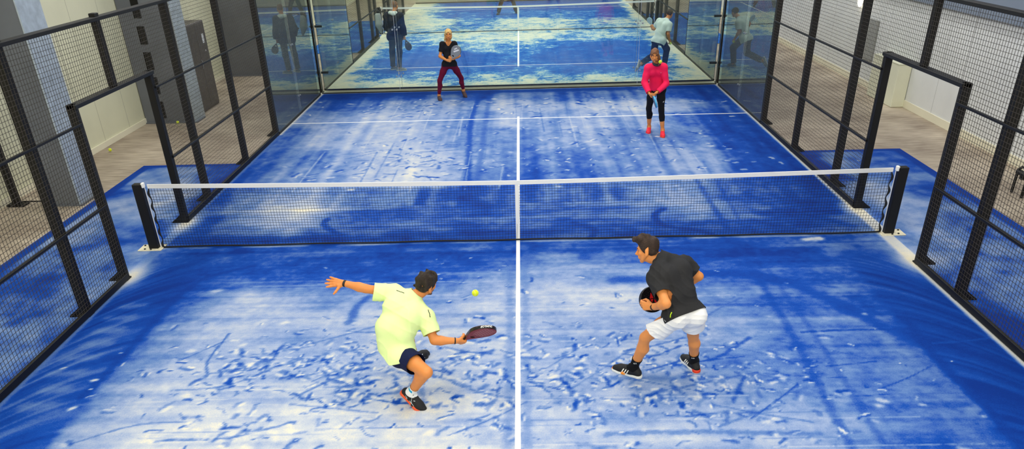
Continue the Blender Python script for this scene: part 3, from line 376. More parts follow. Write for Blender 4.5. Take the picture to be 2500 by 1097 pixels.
# ------------------------------------------------------------ cages
def fence(side, y0, label, ymin=-6, ymax=6, near=True):
    """mesh side fence of a court whose net stands at y0; inner face at x = side*5"""
    s = side; r = empty('mesh_fence', (s*5.05, y0, 0), label, 'fence')
    def X2(a, b_): return (min(s*a, s*b_), max(s*a, s*b_))
    posts = [y for y in (-6, -4, -2, -1.02, 1.02, 2, 4, 6) if ymin <= y <= ymax]
    for py in posts:
        door = abs(py) < 1.5; top = 2.2 if door else (3.05 if abs(py) < 6 else 4.05)
        hw = .045 if door else .05
        a, c = X2(5.012, 5.11); m = MB().box(a, c, y0+py-hw, y0+py+hw, -.01, top, .006); p = m.build('fence_post', M['black'], r)
        a, c = X2(5.0, 5.24); q = MB().prism([(a, 0), (c, 0), (c, .02), (a, .02)], 1, y0+py-.055, y0+py+.055)
        a2 = s*5.11; q.prism([(a2, .02), (s*5.24, .02), (s*5.21, .035), (a2, .12)], 1, y0+py-.04, y0+py+.04); q.build('post_foot', M['black'], r)
    a, c = X2(5.012, 5.09); MB().box(a, c, y0-.05, y0+.05, 2.2, 3.05, .006).build('fence_post', M['black'], r)
    a, c = X2(4.99, 5.10); MB().box(a, c, y0-1.065, y0+1.065, 2.15, 2.2, .006).build('door_lintel', M['black'], r)
    a, c = X2(4.995, 5.10); MB().box(a, c, y0+ymin, y0+ymax, 2.965, 3.01, .006).build('top_rail', M['black'], r)
    segs = [(p, q) for p, q in ((-6, -1.02), (1.02, 6)) if q > ymin and p < ymax]
    for p, q in segs:
        p = max(p, ymin); q = min(q, ymax)
        a, c = X2(4.995, 5.035); MB().box(a, c, y0+p, y0+q, .01, .09, .004).build('bottom_rail', M['black'], r)
        for z in (1.0, 1.98):
            a, c = X2(4.99, 5.02); MB().box(a, c, y0+p, y0+q, z-.014, z+.014, .003).build('mid_rail', M['black'], r)
    def panel(p, q, z0, z1):
        m = MB(); w = .0017; xc = s*5.0; xh = s*5.005
        y = p+.025
        while y < q: m.box(xc-w, xc+w, y0+y-w, y0+y+w, z0, z1); y += .05
        z = z0+.025
        while z < z1: m.box(xh-w, xh+w, y0+p, y0+q, z-w, z+w); z += .05
        m.build('mesh_panel', M['wire'], r)
    edges = [(-6, -4), (-4, -2), (-2, -1.02), (1.02, 2), (2, 4), (4, 6)]
    for p, q in edges:
        if p >= ymin and q <= ymax: panel(p, q, .05, 2.97)
    panel(-1.02, 1.02, 2.2, 2.97)
    return r
fence(-1, 0, 'black wire mesh fence with doorway along the left side of the near court')
fence(1, 0, 'black wire mesh fence with doorway along the right side of the near court')
fence(-1, 20.25, 'black wire mesh fence along the left of the far court behind the person in navy')
fence(1, 20.25, 'black wire mesh fence along the right of the far court behind the person in white')

def glass_side(s, ya, yb, label, seam_at):
    r = empty('glass_side_wall', (s*5.02, (ya+yb)/2, 0), label, 'glass wall')
    cuts = [ya, seam_at, yb]
    for p, q in zip(cuts[:-1], cuts[1:]):
        a, c = sorted((s*5.01, s*5.022)); MB().box(a, c, p+.004, q-.004, .05, 3.0).build('glass_panel', M['dusty_brightened'], r)
    a, c = sorted((s*5.0, s*5.035)); MB().box(a, c, ya, yb, 0, .05, .004).build('bottom_channel', M['black'], r)
    for y in (ya+.7, seam_at, yb-.6):
        a, c = sorted((s*5.03, s*5.16)); MB().box(a, c, y-.05, y+.05, .0, .035).box(*sorted((s*5.025, s*5.06)), y-.03, y+.03, .03, .1).build('floor_bracket', M['black'], r)
    for z in (.38, 1.48):
        for dy in (-.06, .06):
            MB().tube([(s*4.998, seam_at+dy, z), (s*5.03, seam_at+dy, z)], .02, 12).build('clamp_bolt', M['steel'], r)
glass_side(-1, 6.06, 9.86, 'left glass side wall of the near court, from mesh fence to back corner', 8.0)
glass_side(1, 6.06, 9.86, 'right glass side wall of the near court, from mesh fence to back corner', 8.0)
glass_side(-1, 10.4, 14.2, 'left glass side wall of the far court, beyond the corner post', 12.25)
glass_side(1, 10.4, 14.2, 'right glass side wall of the far court, beyond the corner post', 12.25)
def glass_back(y, label, rail):
    r = empty('glass_back_wall', (0, y, 0), label, 'glass wall')
    for k in range(5):
        x = -5+2*k; MB().box(x+.003, x+1.997, y-.006, y+.006, rail, 3.0).build('glass_panel', M['glass'], r)
    MB().box(-5.0, 5.0, y-.02, y+.02, 0, rail, .004).build('bottom_channel', M['black'], r)
    for x in (-3, 3):
        for z in (.38, 1.48):
            for dx in (-.055, .055): MB().tube([(x+dx, y-.018, z), (x+dx, y+.018, z)], .02, 12).build('clamp_bolt', M['steel'], r)
        if abs(x) > 2: MB().box(x-.003, x+.003, y-.005, y+.005, .05, 3.0).build('joint_strip', M['paper'], r)
glass_back(9.995, 'glass back wall of the near court, first of the two panes in depth', .022)
glass_back(10.40, 'glass back wall of the far court, right behind the near one', .035)
glass_back(30.25, 'glass back wall at the far end of the far court', .05)
for sx, lab in ((-1, 'black corner post with clamps between the courts, left side'), (1, 'black corner post with clamps between the courts, right side')):
    r = empty('corner_post', (sx*5.08, 10.2, 0), lab, 'post')
    a, c = sorted((sx*5.035, sx*5.12)); MB().box(a, c, 10.15, 10.26, -.01, 4.0, .006).build('post', M['black'], r)
    for z in (.38, 1.48, 2.6):
        a, c = sorted((sx*4.86, sx*5.04)); MB().box(a, c, 10.33, 10.39, z+.05, z+.10, .004).build('glass_clamp', M['black'], r)
        a, c = sorted((sx*5.05, sx*5.2)); MB().box(a, c, 10.03, 10.16, z, z+.05, .004).build('glass_clamp', M['black'], r)
    MB().box(*sorted((sx*5.005, sx*5.2)), 10.13, 10.28, -.01, .015).build('foot_plate', M['black'], r)

# ------------------------------------------------------------ nets
def net(y, label, L=4.97, fine=True):
    r = empty('court_net', (0, y, 0), label, 'net'); zt = lambda x: .86+.06*(abs(x)/L)**1.3
    hz = lambda x: .02+.0*x
    xs_ = np.linspace(-L, L, 41); t = MB()
    vs = []
    for x in xs_:
        z = zt(x); vs += [(x, y-.006, z-.055), (x, y-.008, z), (x, y+.008, z), (x, y+.006, z-.055)]
    fs = [(3, 2, 1, 0), (160, 161, 162, 163)]
    for i in range(40):
        for k in range(4): fs.append((i*4+k, i*4+(k+1) % 4, i*4+4+(k+1) % 4, i*4+4+k))
    t.add(vs, fs); t.build('net_band', M['tape'], r)
    m = MB(); st_ = .04; w = .0019 if fine else .0009; n = int(2*L/st_)
    wob = lambda x, k: .006*math.sin(x*3.1+k*.7)+.004*math.sin(x*9+k)
    for i in range(n+1):
        x = -L+i*st_; zz = np.linspace(.02, zt(x)-.05, 5); m.tube([(x+.004*math.sin(j*2+i*.3), y+.004*math.sin(i*.9+j), z) for j, z in enumerate(zz)], w*1.25, 4, False)
    for k in range(1, 21):
        pts = [(x, y, .02+(zt(x)-.07)*k/21+wob(x, k)*(k < 20)) for x in np.linspace(-L, L, 60)]; m.tube(pts, w*1.25, 4, False)
    m.build('net_mesh', M['netcord'], r)
    MB().tube([(x, y-.004, .018+.004*math.sin(x*4)) for x in np.linspace(-L, L, 60)], .012, 6).build('bottom_cord', M['rope'], r, True)
    MB().box(-.026, .026, y-.003, y+.003, .012, .86).build('centre_strap', M['tape'], r)
    for s in (-1, 1):
        pts = [(s*(L+.012*math.sin(z*34)), y, z) for z in np.linspace(.02, .88, 40)]
        MB().tube(pts, [.012+.006*math.sin(z*34) for z in np.linspace(.02, .88, 40)], 6).build('side_cord', M['rope'], r, True)
        MB().tube([(s*(L+.035), y-.012, z) for z in np.linspace(.03, .9, 12)], .006, 6).build('lacing_rod', M['paper'], r)
    return r
net(0, 'padel net with white band across the near court')
net(20.25, 'padel net with white band across the far court, top of the frame', fine=False)
for s, yy, lab in ((-1, 0, 'black net post on a sandy base plate at the left doorway'), (1, 0, 'black net post on a sandy base plate at the right doorway'),
                   (-1, 20.25, 'black net post at the left of the far net'), (1, 20.25, 'black net post at the right of the far net')):
    r = empty('net_post', (s*5.1, yy, 0), lab, 'net post')
    a, c = sorted((s*5.03, s*5.16)); MB().box(a, c, yy-.05, yy+.05, 0, .93, .008).build('post', M['black'], r)
    a, c = sorted((s*5.005, s*5.04)); MB().box(a, c, yy-.04, yy+.02, .88, .945, .006).build('rope_guide', M['tape'], r)
    a, c = sorted((s*4.97, s*5.30)); MB().box(a, c, yy-.11, yy+.11, 0, .012, .003).build('base_plate', M['plate'], r)
    for bx_, by_ in ((5.21, -.07), (5.26, .06), (5.12, -.085)):
        MB().tube([(s*bx_, yy+by_, .012), (s*bx_, yy+by_, .024)], .014, 6).build('anchor_bolt', M['rubber'], r)

# ------------------------------------------------------------ balls
def ball(loc, label, rad=.033):
    r = empty('padel_ball', loc, label, 'ball', None); me = bpy.data.meshes.new('ball_felt'); bm = bmesh.new()
    bmesh.ops.create_icosphere(bm, subdivisions=4, radius=rad); bm.to_mesh(me); bm.free(); o_ = link('felt', me, M['ball'], None, True); o_.parent = r
    pts = []
    for i in range(48):
        t = 2*math.pi*i/48; a_ = .44; p = V(math.cos(t)*(1-a_)+a_*math.cos(3*t)*-1*-1, math.sin(t)*(1-a_)-a_*math.sin(3*t)*-1*-1, 2*math.sqrt(a_*(1-a_))*math.sin(2*t)*-1)
        p = nrm(V(math.cos(t)+.38*math.cos(3*t), math.sin(t)-.38*math.sin(3*t), 1.1*math.sin(2*t))); pts.append(p*(rad*1.004))
    o_ = MB().tube(pts, .0012, 5, False, True).build('seam', M['seam'], None, True); o_.parent = r; return r
# ------------------------------------------------------------ distance-field modelling of bodies and cloth
class Field:
    """smooth union of round cones and ellipsoids, meshed with surface nets"""
    def __init__(s, k=.012): s.p = []; s.k = k; s.folds = []
    def cone(s, a, b, ra, rb, tag_='x'): s.p.append(('c', V(*a), V(*b), ra, rb, tag_)); return s
    def ell(s, c, R, r, tag_='x'): s.p.append(('e', V(*c), np.array(R, float), V(*r), 0, tag_)); return s   # rows of R are the axes
    def ball(s, c, r, tag_='x'): return s.cone(c, V(*c)+1e-6, r, r, tag_)
    @staticmethod
    def d1(q, P):
        if q[0] == 'c':
            ab = q[2]-q[1]; t = np.clip(((P-q[1])@ab)/(ab@ab+1e-12), 0, 1)
            return np.linalg.norm(P-q[1]-t[..., None]*ab, axis=-1)-(q[3]+(q[4]-q[3])*t)
        L = (P-q[1])@q[2].T; k0 = np.linalg.norm(L/q[3], axis=-1); k1 = np.linalg.norm(L/(q[3]**2), axis=-1)
        return k0*(k0-1)/(k1+1e-9)
    def bbox(s):
        lo = []; hi = []
        for q in s.p:
            if q[0] == 'c': lo += [q[1]-q[3], q[2]-q[4]]; hi += [q[1]+q[3], q[2]+q[4]]
            else: lo.append(q[1]-max(q[3])); hi.append(q[1]+max(q[3]))
        return np.min(lo, 0), np.max(hi, 0)
    def mesh(s, h, subset=None, box=None, cut=None, carve=None):
        P_ = [q for q in s.p if subset is None or q[5] in subset]
        if box is None:
            f2 = Field(); f2.p = P_; lo, hi = f2.bbox(); lo = lo-3*h-.01; hi = hi+3*h+.01
        else: lo, hi = V(*box[0]), V(*box[1])
        n = np.ceil((hi-lo)/h).astype(int)+1
        ax = [lo[i]+h*np.arange(n[i]) for i in range(3)]; E = np.zeros(n); m = 7*s.k+.004
        for q in P_:
            if q[0] == 'c': l = np.minimum(q[1]-q[3], q[2]-q[4]); u = np.maximum(q[1]+q[3], q[2]+q[4])
            else: l = q[1]-max(q[3]); u = q[1]+max(q[3])
            i0 = np.clip(np.floor((l-m-lo)/h).astype(int), 0, n); i1 = np.clip(np.ceil((u+m-lo)/h).astype(int)+1, 0, n)
            if (i1 <= i0).any(): continue
            g = np.stack(np.meshgrid(*[ax[i][i0[i]:i1[i]] for i in range(3)], indexing='ij'), -1)
            E[i0[0]:i1[0], i0[1]:i1[1], i0[2]:i1[2]] += np.exp(np.clip(-s.d1(q, g)/s.k, -7, 60))
        D = np.where(E > 9.2e-4, -s.k*np.log(np.maximum(E, 1e-12)), 7*s.k)
        if s.folds or carve:
            g = np.stack(np.meshgrid(*ax, indexing='ij'), -1)
            for fn in s.folds: D = D+fn(g)*(D < 6*s.k)
            if carve:
                for q, kk in carve:
                    dc = s.d1(q, g); hh = np.clip(.5-.5*(D+dc)/kk, 0, 1); D = D*(1-hh)-dc*hh+kk*hh*(1-hh)
        v, f = nets(D, lo, h)
        lab = None
        if cut:
            ds = np.stack([s.d1(q, v) for q in P_]); am = ds.argmin(0); lab = np.array([q[5] for q in P_])[am]
            val = np.full(len(v), -1.)
            for A, nn, tags in cut:
                fv = nn(v) if callable(nn) else (v-V(*A))@nrm(nn); ok = np.ones(len(v), bool) if tags is None else np.isin(lab, tags); val = np.where(ok, np.maximum(val, fv), val)
            v, f = clip(v, f, val)
        return v, f
def nets(D, lo, h):
    s = D < 0; n = D.shape
    c = [s[i:n[0]-1+i, j:n[1]-1+j, k:n[2]-1+k] for i in (0, 1) for j in (0, 1) for k in (0, 1)]
    tot = sum(x.astype(np.int8) for x in c); act = (tot > 0) & (tot < 8)
    idx = np.full(act.shape, -1); I = np.argwhere(act); idx[act] = np.arange(len(I))
    acc = np.zeros((len(I), 3)); cnt = np.zeros(len(I))
    for a in [(i, j, k) for i in (0, 1) for j in (0, 1) for k in (0, 1)]:
        for d in range(3):
            if a[d]: continue
            b = list(a); b[d] = 1; fa = D[I[:, 0]+a[0], I[:, 1]+a[1], I[:, 2]+a[2]]; fb = D[I[:, 0]+b[0], I[:, 1]+b[1], I[:, 2]+b[2]]
            x = (fa < 0) != (fb < 0); t = np.where(x, fa/(fa-fb+1e-20), 0); p = np.tile(np.array(a, float), (len(I), 1)); p[:, d] = t
            acc[x] += p[x]; cnt[x] += 1
    v = lo+h*(I+acc/np.maximum(cnt, 1)[:, None]); F = []
    for d in range(3):
        e, g = (d+1) % 3, (d+2) % 3
        sl0 = [slice(None)]*3; sl1 = [slice(None)]*3; sl0[d] = slice(0, -1); sl1[d] = slice(1, None)
        ch = s[tuple(sl0)] != s[tuple(sl1)]; J = np.argwhere(ch); J = J[(J[:, e] > 0) & (J[:, g] > 0) & (J[:, e] < n[e]-1) & (J[:, g] < n[g]-1)]
        if not len(J): continue
        ins = s[tuple(sl0)][J[:, 0], J[:, 1], J[:, 2]]
        def at(de, dg):
            K = J.copy(); K[:, e] -= de; K[:, g] -= dg; return idx[K[:, 0], K[:, 1], K[:, 2]]
        q = np.stack([at(1, 1), at(0, 1), at(0, 0), at(1, 0)], -1); q[~ins] = q[~ins][:, ::-1]; F.append(q)
    F = np.concatenate(F) if F else np.zeros((0, 4), int)
    return v, F[(F >= 0).all(1)]
def clip(v, f, val):
    T = np.concatenate([f[:, [0, 1, 2]], f[:, [0, 2, 3]]]) if f.shape[1] == 4 else f
    k = val[T] <= 0; c = k.sum(1); out = [T[c == 3]]; new = []; key = {}; vs = list(v)
    def mid(a, b):
        kk = (min(a, b), max(a, b))
        if kk not in key:
            t = val[a]/(val[a]-val[b]); key[kk] = len(vs); vs.append(v[a]+t*(v[b]-v[a]))
        return key[kk]
    for t, kk in zip(T[(c > 0) & (c < 3)], k[(c > 0) & (c < 3)]):
        n_in = kk.sum(); r = int(np.argmax(kk)) if n_in == 1 else int(np.argmin(kk)); a, b, d = t[r], t[(r+1) % 3], t[(r+2) % 3]
        if n_in == 1: new.append((a, mid(a, b), mid(a, d)))
        else: new += [(mid(a, b), b, d), (mid(a, b), d, mid(a, d))]
    if new: out.append(np.array(new))
    T = np.concatenate(out); vs = np.array(vs); used = np.unique(T); rem = np.full(len(vs), -1); rem[used] = np.arange(len(used))
    return vs[used], rem[T]
def to_obj(name, parts, m, parent=None, solid=0, face_mat=None):
    vs = []; fs = []; n = 0
    for v, f in parts:
        vs.append(v); fs += [tuple(int(i)+n for i in q) for q in f]; n += len(v)
    vv = np.concatenate(vs); me = bpy.data.meshes.new(name); me.from_pydata(vv.tolist(), [], fs); me.update()
    o = link(name, me, m, parent, True)
    if face_mat is not None:
        cen = np.array([p.center[:] for p in me.polygons]); me.polygons.foreach_set('material_index', face_mat(cen).astype(np.int32))
    if solid:
        md = o.modifiers.new('cloth_thickness', 'SOLIDIFY'); md.thickness = solid; md.offset = -1
    return o
def wave(seed, freq, amp, dirs=None):
    r = np.random.default_rng(seed); K = r.normal(size=(5, 3)) if dirs is None else np.array([nrm(d)+.25*r.normal(size=3) for d in dirs for _ in (0, 1)])
    K = K/np.linalg.norm(K, axis=1, keepdims=True)*freq*r.uniform(.7, 1.4, (len(K), 1)); ph = r.uniform(0, 6.28, len(K))
    return lambda g: amp*sum(np.sin(g@k+p+1.3*np.sin(g@np.roll(k, 1)*.45+p)) for k, p in zip(K, ph))/len(K)**.5
def crease(seed, amp, terms):
    """cloth creases: rounded ridges running across each given direction, fading in and out"""
    r = np.random.default_rng(seed); T_ = []
    for d, fr in terms:
        T_.append((nrm(d)*fr, r.normal(size=3)*7, r.normal(size=3)*11, r.uniform(0, 6, 3)))
    def fn(g):
        o = 0
        for k, m_, w_, ph in T_:
            o = o+(1-np.abs(np.sin(g@k+ph[0]+1.1*np.sin(g@w_+ph[1]))))**2*np.clip(.35+.8*np.sin(g@m_+ph[2]), 0, 1)
        return -amp*o
    return fn
def lerp(a, b, t): return V(*a)*(1-t)+V(*b)*t

# ------------------------------------------------------------ hands
def hand(F, W, d, t, side, pose, sc=1.0, spread=.0):
    """W wrist, d towards the knuckles, t towards the thumb side"""
    W = V(*W); d = nrm(d); t = nrm(V(*t)-d*(V(*t)@d)); palm = np.cross(t, d) if side == 'R' else np.cross(d, t)
    tg = 'hand'+side; off = [.031, .0105, -.0105, -.030]; kd = [.088, .092, .087, .078]; ln = [.072, .080, .074, .058]; rad = [.0088, .0090, .0086, .0076]
    for i in range(4):
        kn = W+sc*(d*kd[i]+t*off[i]); F.cone(W+sc*(d*.012+t*off[i]*.45), kn, .0155*sc, .0115*sc, tg)
        c = pose['curl'][i] if isinstance(pose['curl'][0], (tuple, list)) else pose['curl']
        sp = spread*(off[i]/.03); a = 0; p = kn
        for j, fr in enumerate((.45, .30, .25)):
            a += math.radians(c[j]); dr = nrm((d*math.cos(sp)+t*math.sin(sp))*math.cos(a)+palm*math.sin(a)); q = p+dr*ln[i]*fr*sc
            F.cone(p, q, rad[i]*sc*(1-.06*j), rad[i]*sc*(1-.06*(j+1)), 'fing'+side); p = q
    F.cone(W+sc*(d*.02+t*.016+palm*.006), W+sc*(d*.05+t*.024+palm*.012), .016*sc, .014*sc, tg)
    th = pose['thumb']; p = W+sc*(d*.028+t*.026+palm*.008)
    for j, (a1, a2, a3) in enumerate(th):
        dr = nrm(d*a1+t*a2+palm*a3); q = p+dr*(.040, .032, .026)[j]*sc; F.cone(p, q, (.0135, .0105, .0098)[j]*sc, (.0105, .0098, .0085)[j]*sc, 'fing'+side); p = q
OPEN = dict(curl=[(4, 8, 6), (-4, 8, 8), (0, 12, 8), (8, 14, 10)], thumb=[(.55, .8, .25), (.45, .85, .2), (.6, .8, .1)])
GRIP = dict(curl=[(62, 78, 40), (72, 82, 45), (76, 84, 48), (80, 84, 48)], thumb=[(.6, .45, .65), (.55, -.2, .85), (.3, -.75, .6)])
HOLD = dict(curl=[(30, 45, 30), (40, 50, 34), (46, 52, 36), (52, 54, 38)], thumb=[(.75, .45, .5), (.8, .05, .6), (.7, -.3, .6)])
RELAX = dict(curl=[(18, 28, 20), (24, 32, 22), (28, 36, 24), (34, 38, 24)], thumb=[(.75, .55, .35), (.9, .15, .4), (.9, .0, .4)])

# ------------------------------------------------------------ heads
def head_frame(face, up):
    f = nrm(face); u = nrm(V(*up)-f*(V(*up)@f)); r = np.cross(f, u); return r, f, u
def head(F, c, face, up, sc=1.0, female=False):
    r, f, u = head_frame(face, up); Rm = np.array([r, f, u]); P = lambda x, y, z: V(*c)+sc*(r*x+f*y+u*z); E = lambda p, rr: F.ell(P(*p), Rm, V(*rr)*sc, 'head'); B = lambda p, rr: F.ball(P(*p), rr*sc, 'head')
    E((0, -.012, .034), (.073, .092, .082)); E((0, .022, -.030), (.056, .062, .072)); E((0, .030, -.058), (.046, .048, .040))
    B((0, .070, -.092), .015 if female else .020); F.cone(P(0, .078, .020), P(0, .104 if female else .112, -.020), .007*sc, .0095*sc, 'head'); B((0, .078, -.040), .012)
    for s_ in (-1, 1):
        B((s_*.010, .100, -.024), .0075); B((s_*.037, .060, -.012), .020); F.cone(P(s_*.012, .086, .030), P(s_*.040, .072, .030), .008*sc, .007*sc, 'head')
        E((s_*.078, -.010, .000), (.007, .016, .026)); B((s_*.077, -.006, -.022), .007); F.cone(P(s_*.075, .0, -.03), P(s_*.042, .05, -.075), .012*sc, .012*sc, 'head')
    F.cone(P(-.018, .086, -.050), P(.018, .086, -.050), .0065*sc, .0065*sc, 'head'); F.cone(P(-.015, .084, -.061), P(.015, .084, -.061), .0075*sc, .0075*sc, 'head')
    carve = [(('e', P(s_*.031, .0845, .013), Rm, V(.015, .013, .008)*sc, 0, 'x'), .008*sc) for s_ in (-1, 1)]
    carve.append((('e', P(0, .100, -.0555), Rm, V(.020, .008, .0016)*sc, 0, 'x'), .002))
    return P, Rm, carve
def eyes(P, Rm, sc, parent, iris=(70, 50, 30)):
    em = mat('eye_white', (235, 232, 226), .2); im = mat('iris', iris, .2); bm_ = mat('eyebrow_hair', (60, 40, 26), .9)
    for s_ in (-1, 1):
        F = Field(.002); F.ell(P(s_*.031, .0615, .013), Rm, V(.0125, .0125, .0080)*sc); v, f = F.mesh(.0025); e = to_obj('eye', [(v, f)], em, parent)
        F = Field(.001); F.ell(P(s_*.031, .0725, .0125), Rm, V(.0062, .0025, .0060)*sc); v, f = F.mesh(.0012); to_obj('iris', [(v, f)], im, e)

def collar_cut(J, r=.066, low=.012):
    nk = V(*J['neck']); nd = nrm(V(*J['head'])-nk)
    def fn(v):
        t = (v-nk)@nd; rr = np.linalg.norm(v-nk-t[:, None]*nd, axis=1); return np.where(rr < .12, np.minimum(r-rr, t-low), -1)
    return (None, fn, None)
# ------------------------------------------------------------ shoes
def shoe(parent, ank, fwd, up, mats, label, sc=1.0, high=.0, stripes=None, laces=True, accent=None):
    """ank: ankle joint; fwd: heel to toe; up: away from the sole"""
    f = nrm(fwd); u = nrm(V(*up)-f*(V(*up)@f)); r = np.cross(f, u); Q = lambda x, y, z: V(*ank)+sc*(r*x+f*y+u*z)
    z0 = -.088
    F = Field(.010); F.cone(Q(0, -.045, z0+.042), Q(0, .03, z0+.040), .034*sc, .034*sc); F.cone(Q(0, .03, z0+.040), Q(.004, .125, z0+.034), .036*sc, .041*sc)
    F.cone(Q(-.006, .125, z0+.034), Q(-.008, .172, z0+.030), .038*sc, .030*sc); F.cone(Q(0, -.02, z0+.07), Q(0, -.012, z0+.105+high), .036*sc, .034*sc); F.cone(Q(0, .02, z0+.075), Q(0, .09, z0+.052), .032*sc, .030*sc)
    v, fc = F.mesh(.005*sc, cut=[(Q(0, 0, z0+.014), -u, None), (Q(0, -.01, z0+.112+high), u*.9-f*.25, None)])
    top = to_obj('shoe', [(v, fc)], mats['upper'], parent, .003)
    if label: top['label'] = label
    G = Field(.008)
    for a, b, ra, rb in (((0, -.05), (0, .03), .037, .034), ((0, .03), (.004, .125), .035, .046), ((-.004, .125), (-.008, .178), .044, .032)):
        G.cone(Q(a[0], a[1], z0+.012), Q(b[0], b[1], z0+.012), ra*sc, rb*sc)
    v, fc = G.mesh(.005*sc, cut=[(Q(0, 0, z0+.026), u, None), (Q(0, 0, z0), -u, None)])
    v2 = v.copy(); h_ = (v-Q(0, 0, z0))@u
    # close top and bottom with flat caps through a convex outline
    me_parts = [(v, fc)]
    o = to_obj('sole', me_parts, mats['sole'], top)
    bm = bmesh.new(); bm.from_mesh(o.data); bmesh.ops.holes_fill(bm, edges=[e for e in bm.edges if e.is_boundary], sides=0); bm.to_mesh(o.data); bm.free()
    if accent:
        G2 = Field(.006); G2.cone(Q(0, -.052, z0+.02), Q(0, -.03, z0+.018), .0385*sc, .034*sc) if accent[1] == 'heel' else G2.cone(Q(.0, .09, z0+.016), Q(-.004, .178, z0+.014), .047*sc, .034*sc)
        v, fc = G2.mesh(.005*sc, cut=[(Q(0, 0, z0+.038), u, None), (Q(0, 0, z0+.008), -u, None)]); to_obj('sole_accent', [(v, fc)], accent[0], top, .002)
    if laces:
        m = MB()
        for i in range(5):
            y = .035+i*.020; z = z0+.107-.0098*i; s_ = 1 if i % 2 else -1
            m.tube([Q(-.022, y-.006*s_, z-.010), Q(-.008, y, z+.0005), Q(.008, y, z+.0005), Q(.022, y+.006*s_, z-.010)], .0030*sc, 5)
        m.tube([Q(0, .03, z0+.108), Q(.020, .035, z0+.122), Q(.036, .045, z0+.105)], .0022*sc, 5); m.tube([Q(0, .03, z0+.108), Q(-.016, .04, z0+.126), Q(-.03, .035, z0+.108)], .0022*sc, 5)
        m.build('laces', mats.get('lace', M['black']), top, True)
    if stripes:
        sm, kind = stripes
        for s_ in (-1, 1):
            m = MB()
            if kind == 'three':
                for i in range(3):
                    y = .050+i*.024; m.tube([Q(s_*.040, y-.002, z0+.026), Q(s_*.0425, y-.010, z0+.044), Q(s_*.035, y-.020, z0+.066)], .0050*sc, 6)
            else:
                m.tube([Q(s_*.037, .00, z0+.030), Q(s_*.0385, .04, z0+.045), Q(s_*.033, .085, z0+.072)], .0036*sc, 6); m.tube([Q(s_*.037, -.015, z0+.045), Q(s_*.040, .05, z0+.035), Q(s_*.043, .10, z0+.028)], .0036*sc, 6)
                m.tube([Q(s_*.040, .075, z0+.030), Q(s_*.040, .055, z0+.052), Q(s_*.031, .045, z0+.078)], .0036*sc, 6); m.tube([Q(s_*.041, .100, z0+.032), Q(s_*.038, .08, z0+.052), Q(s_*.028, .07, z0+.072)], .0036*sc, 6)
            m.build('side_stripes', sm, top, True)
    return top, Q

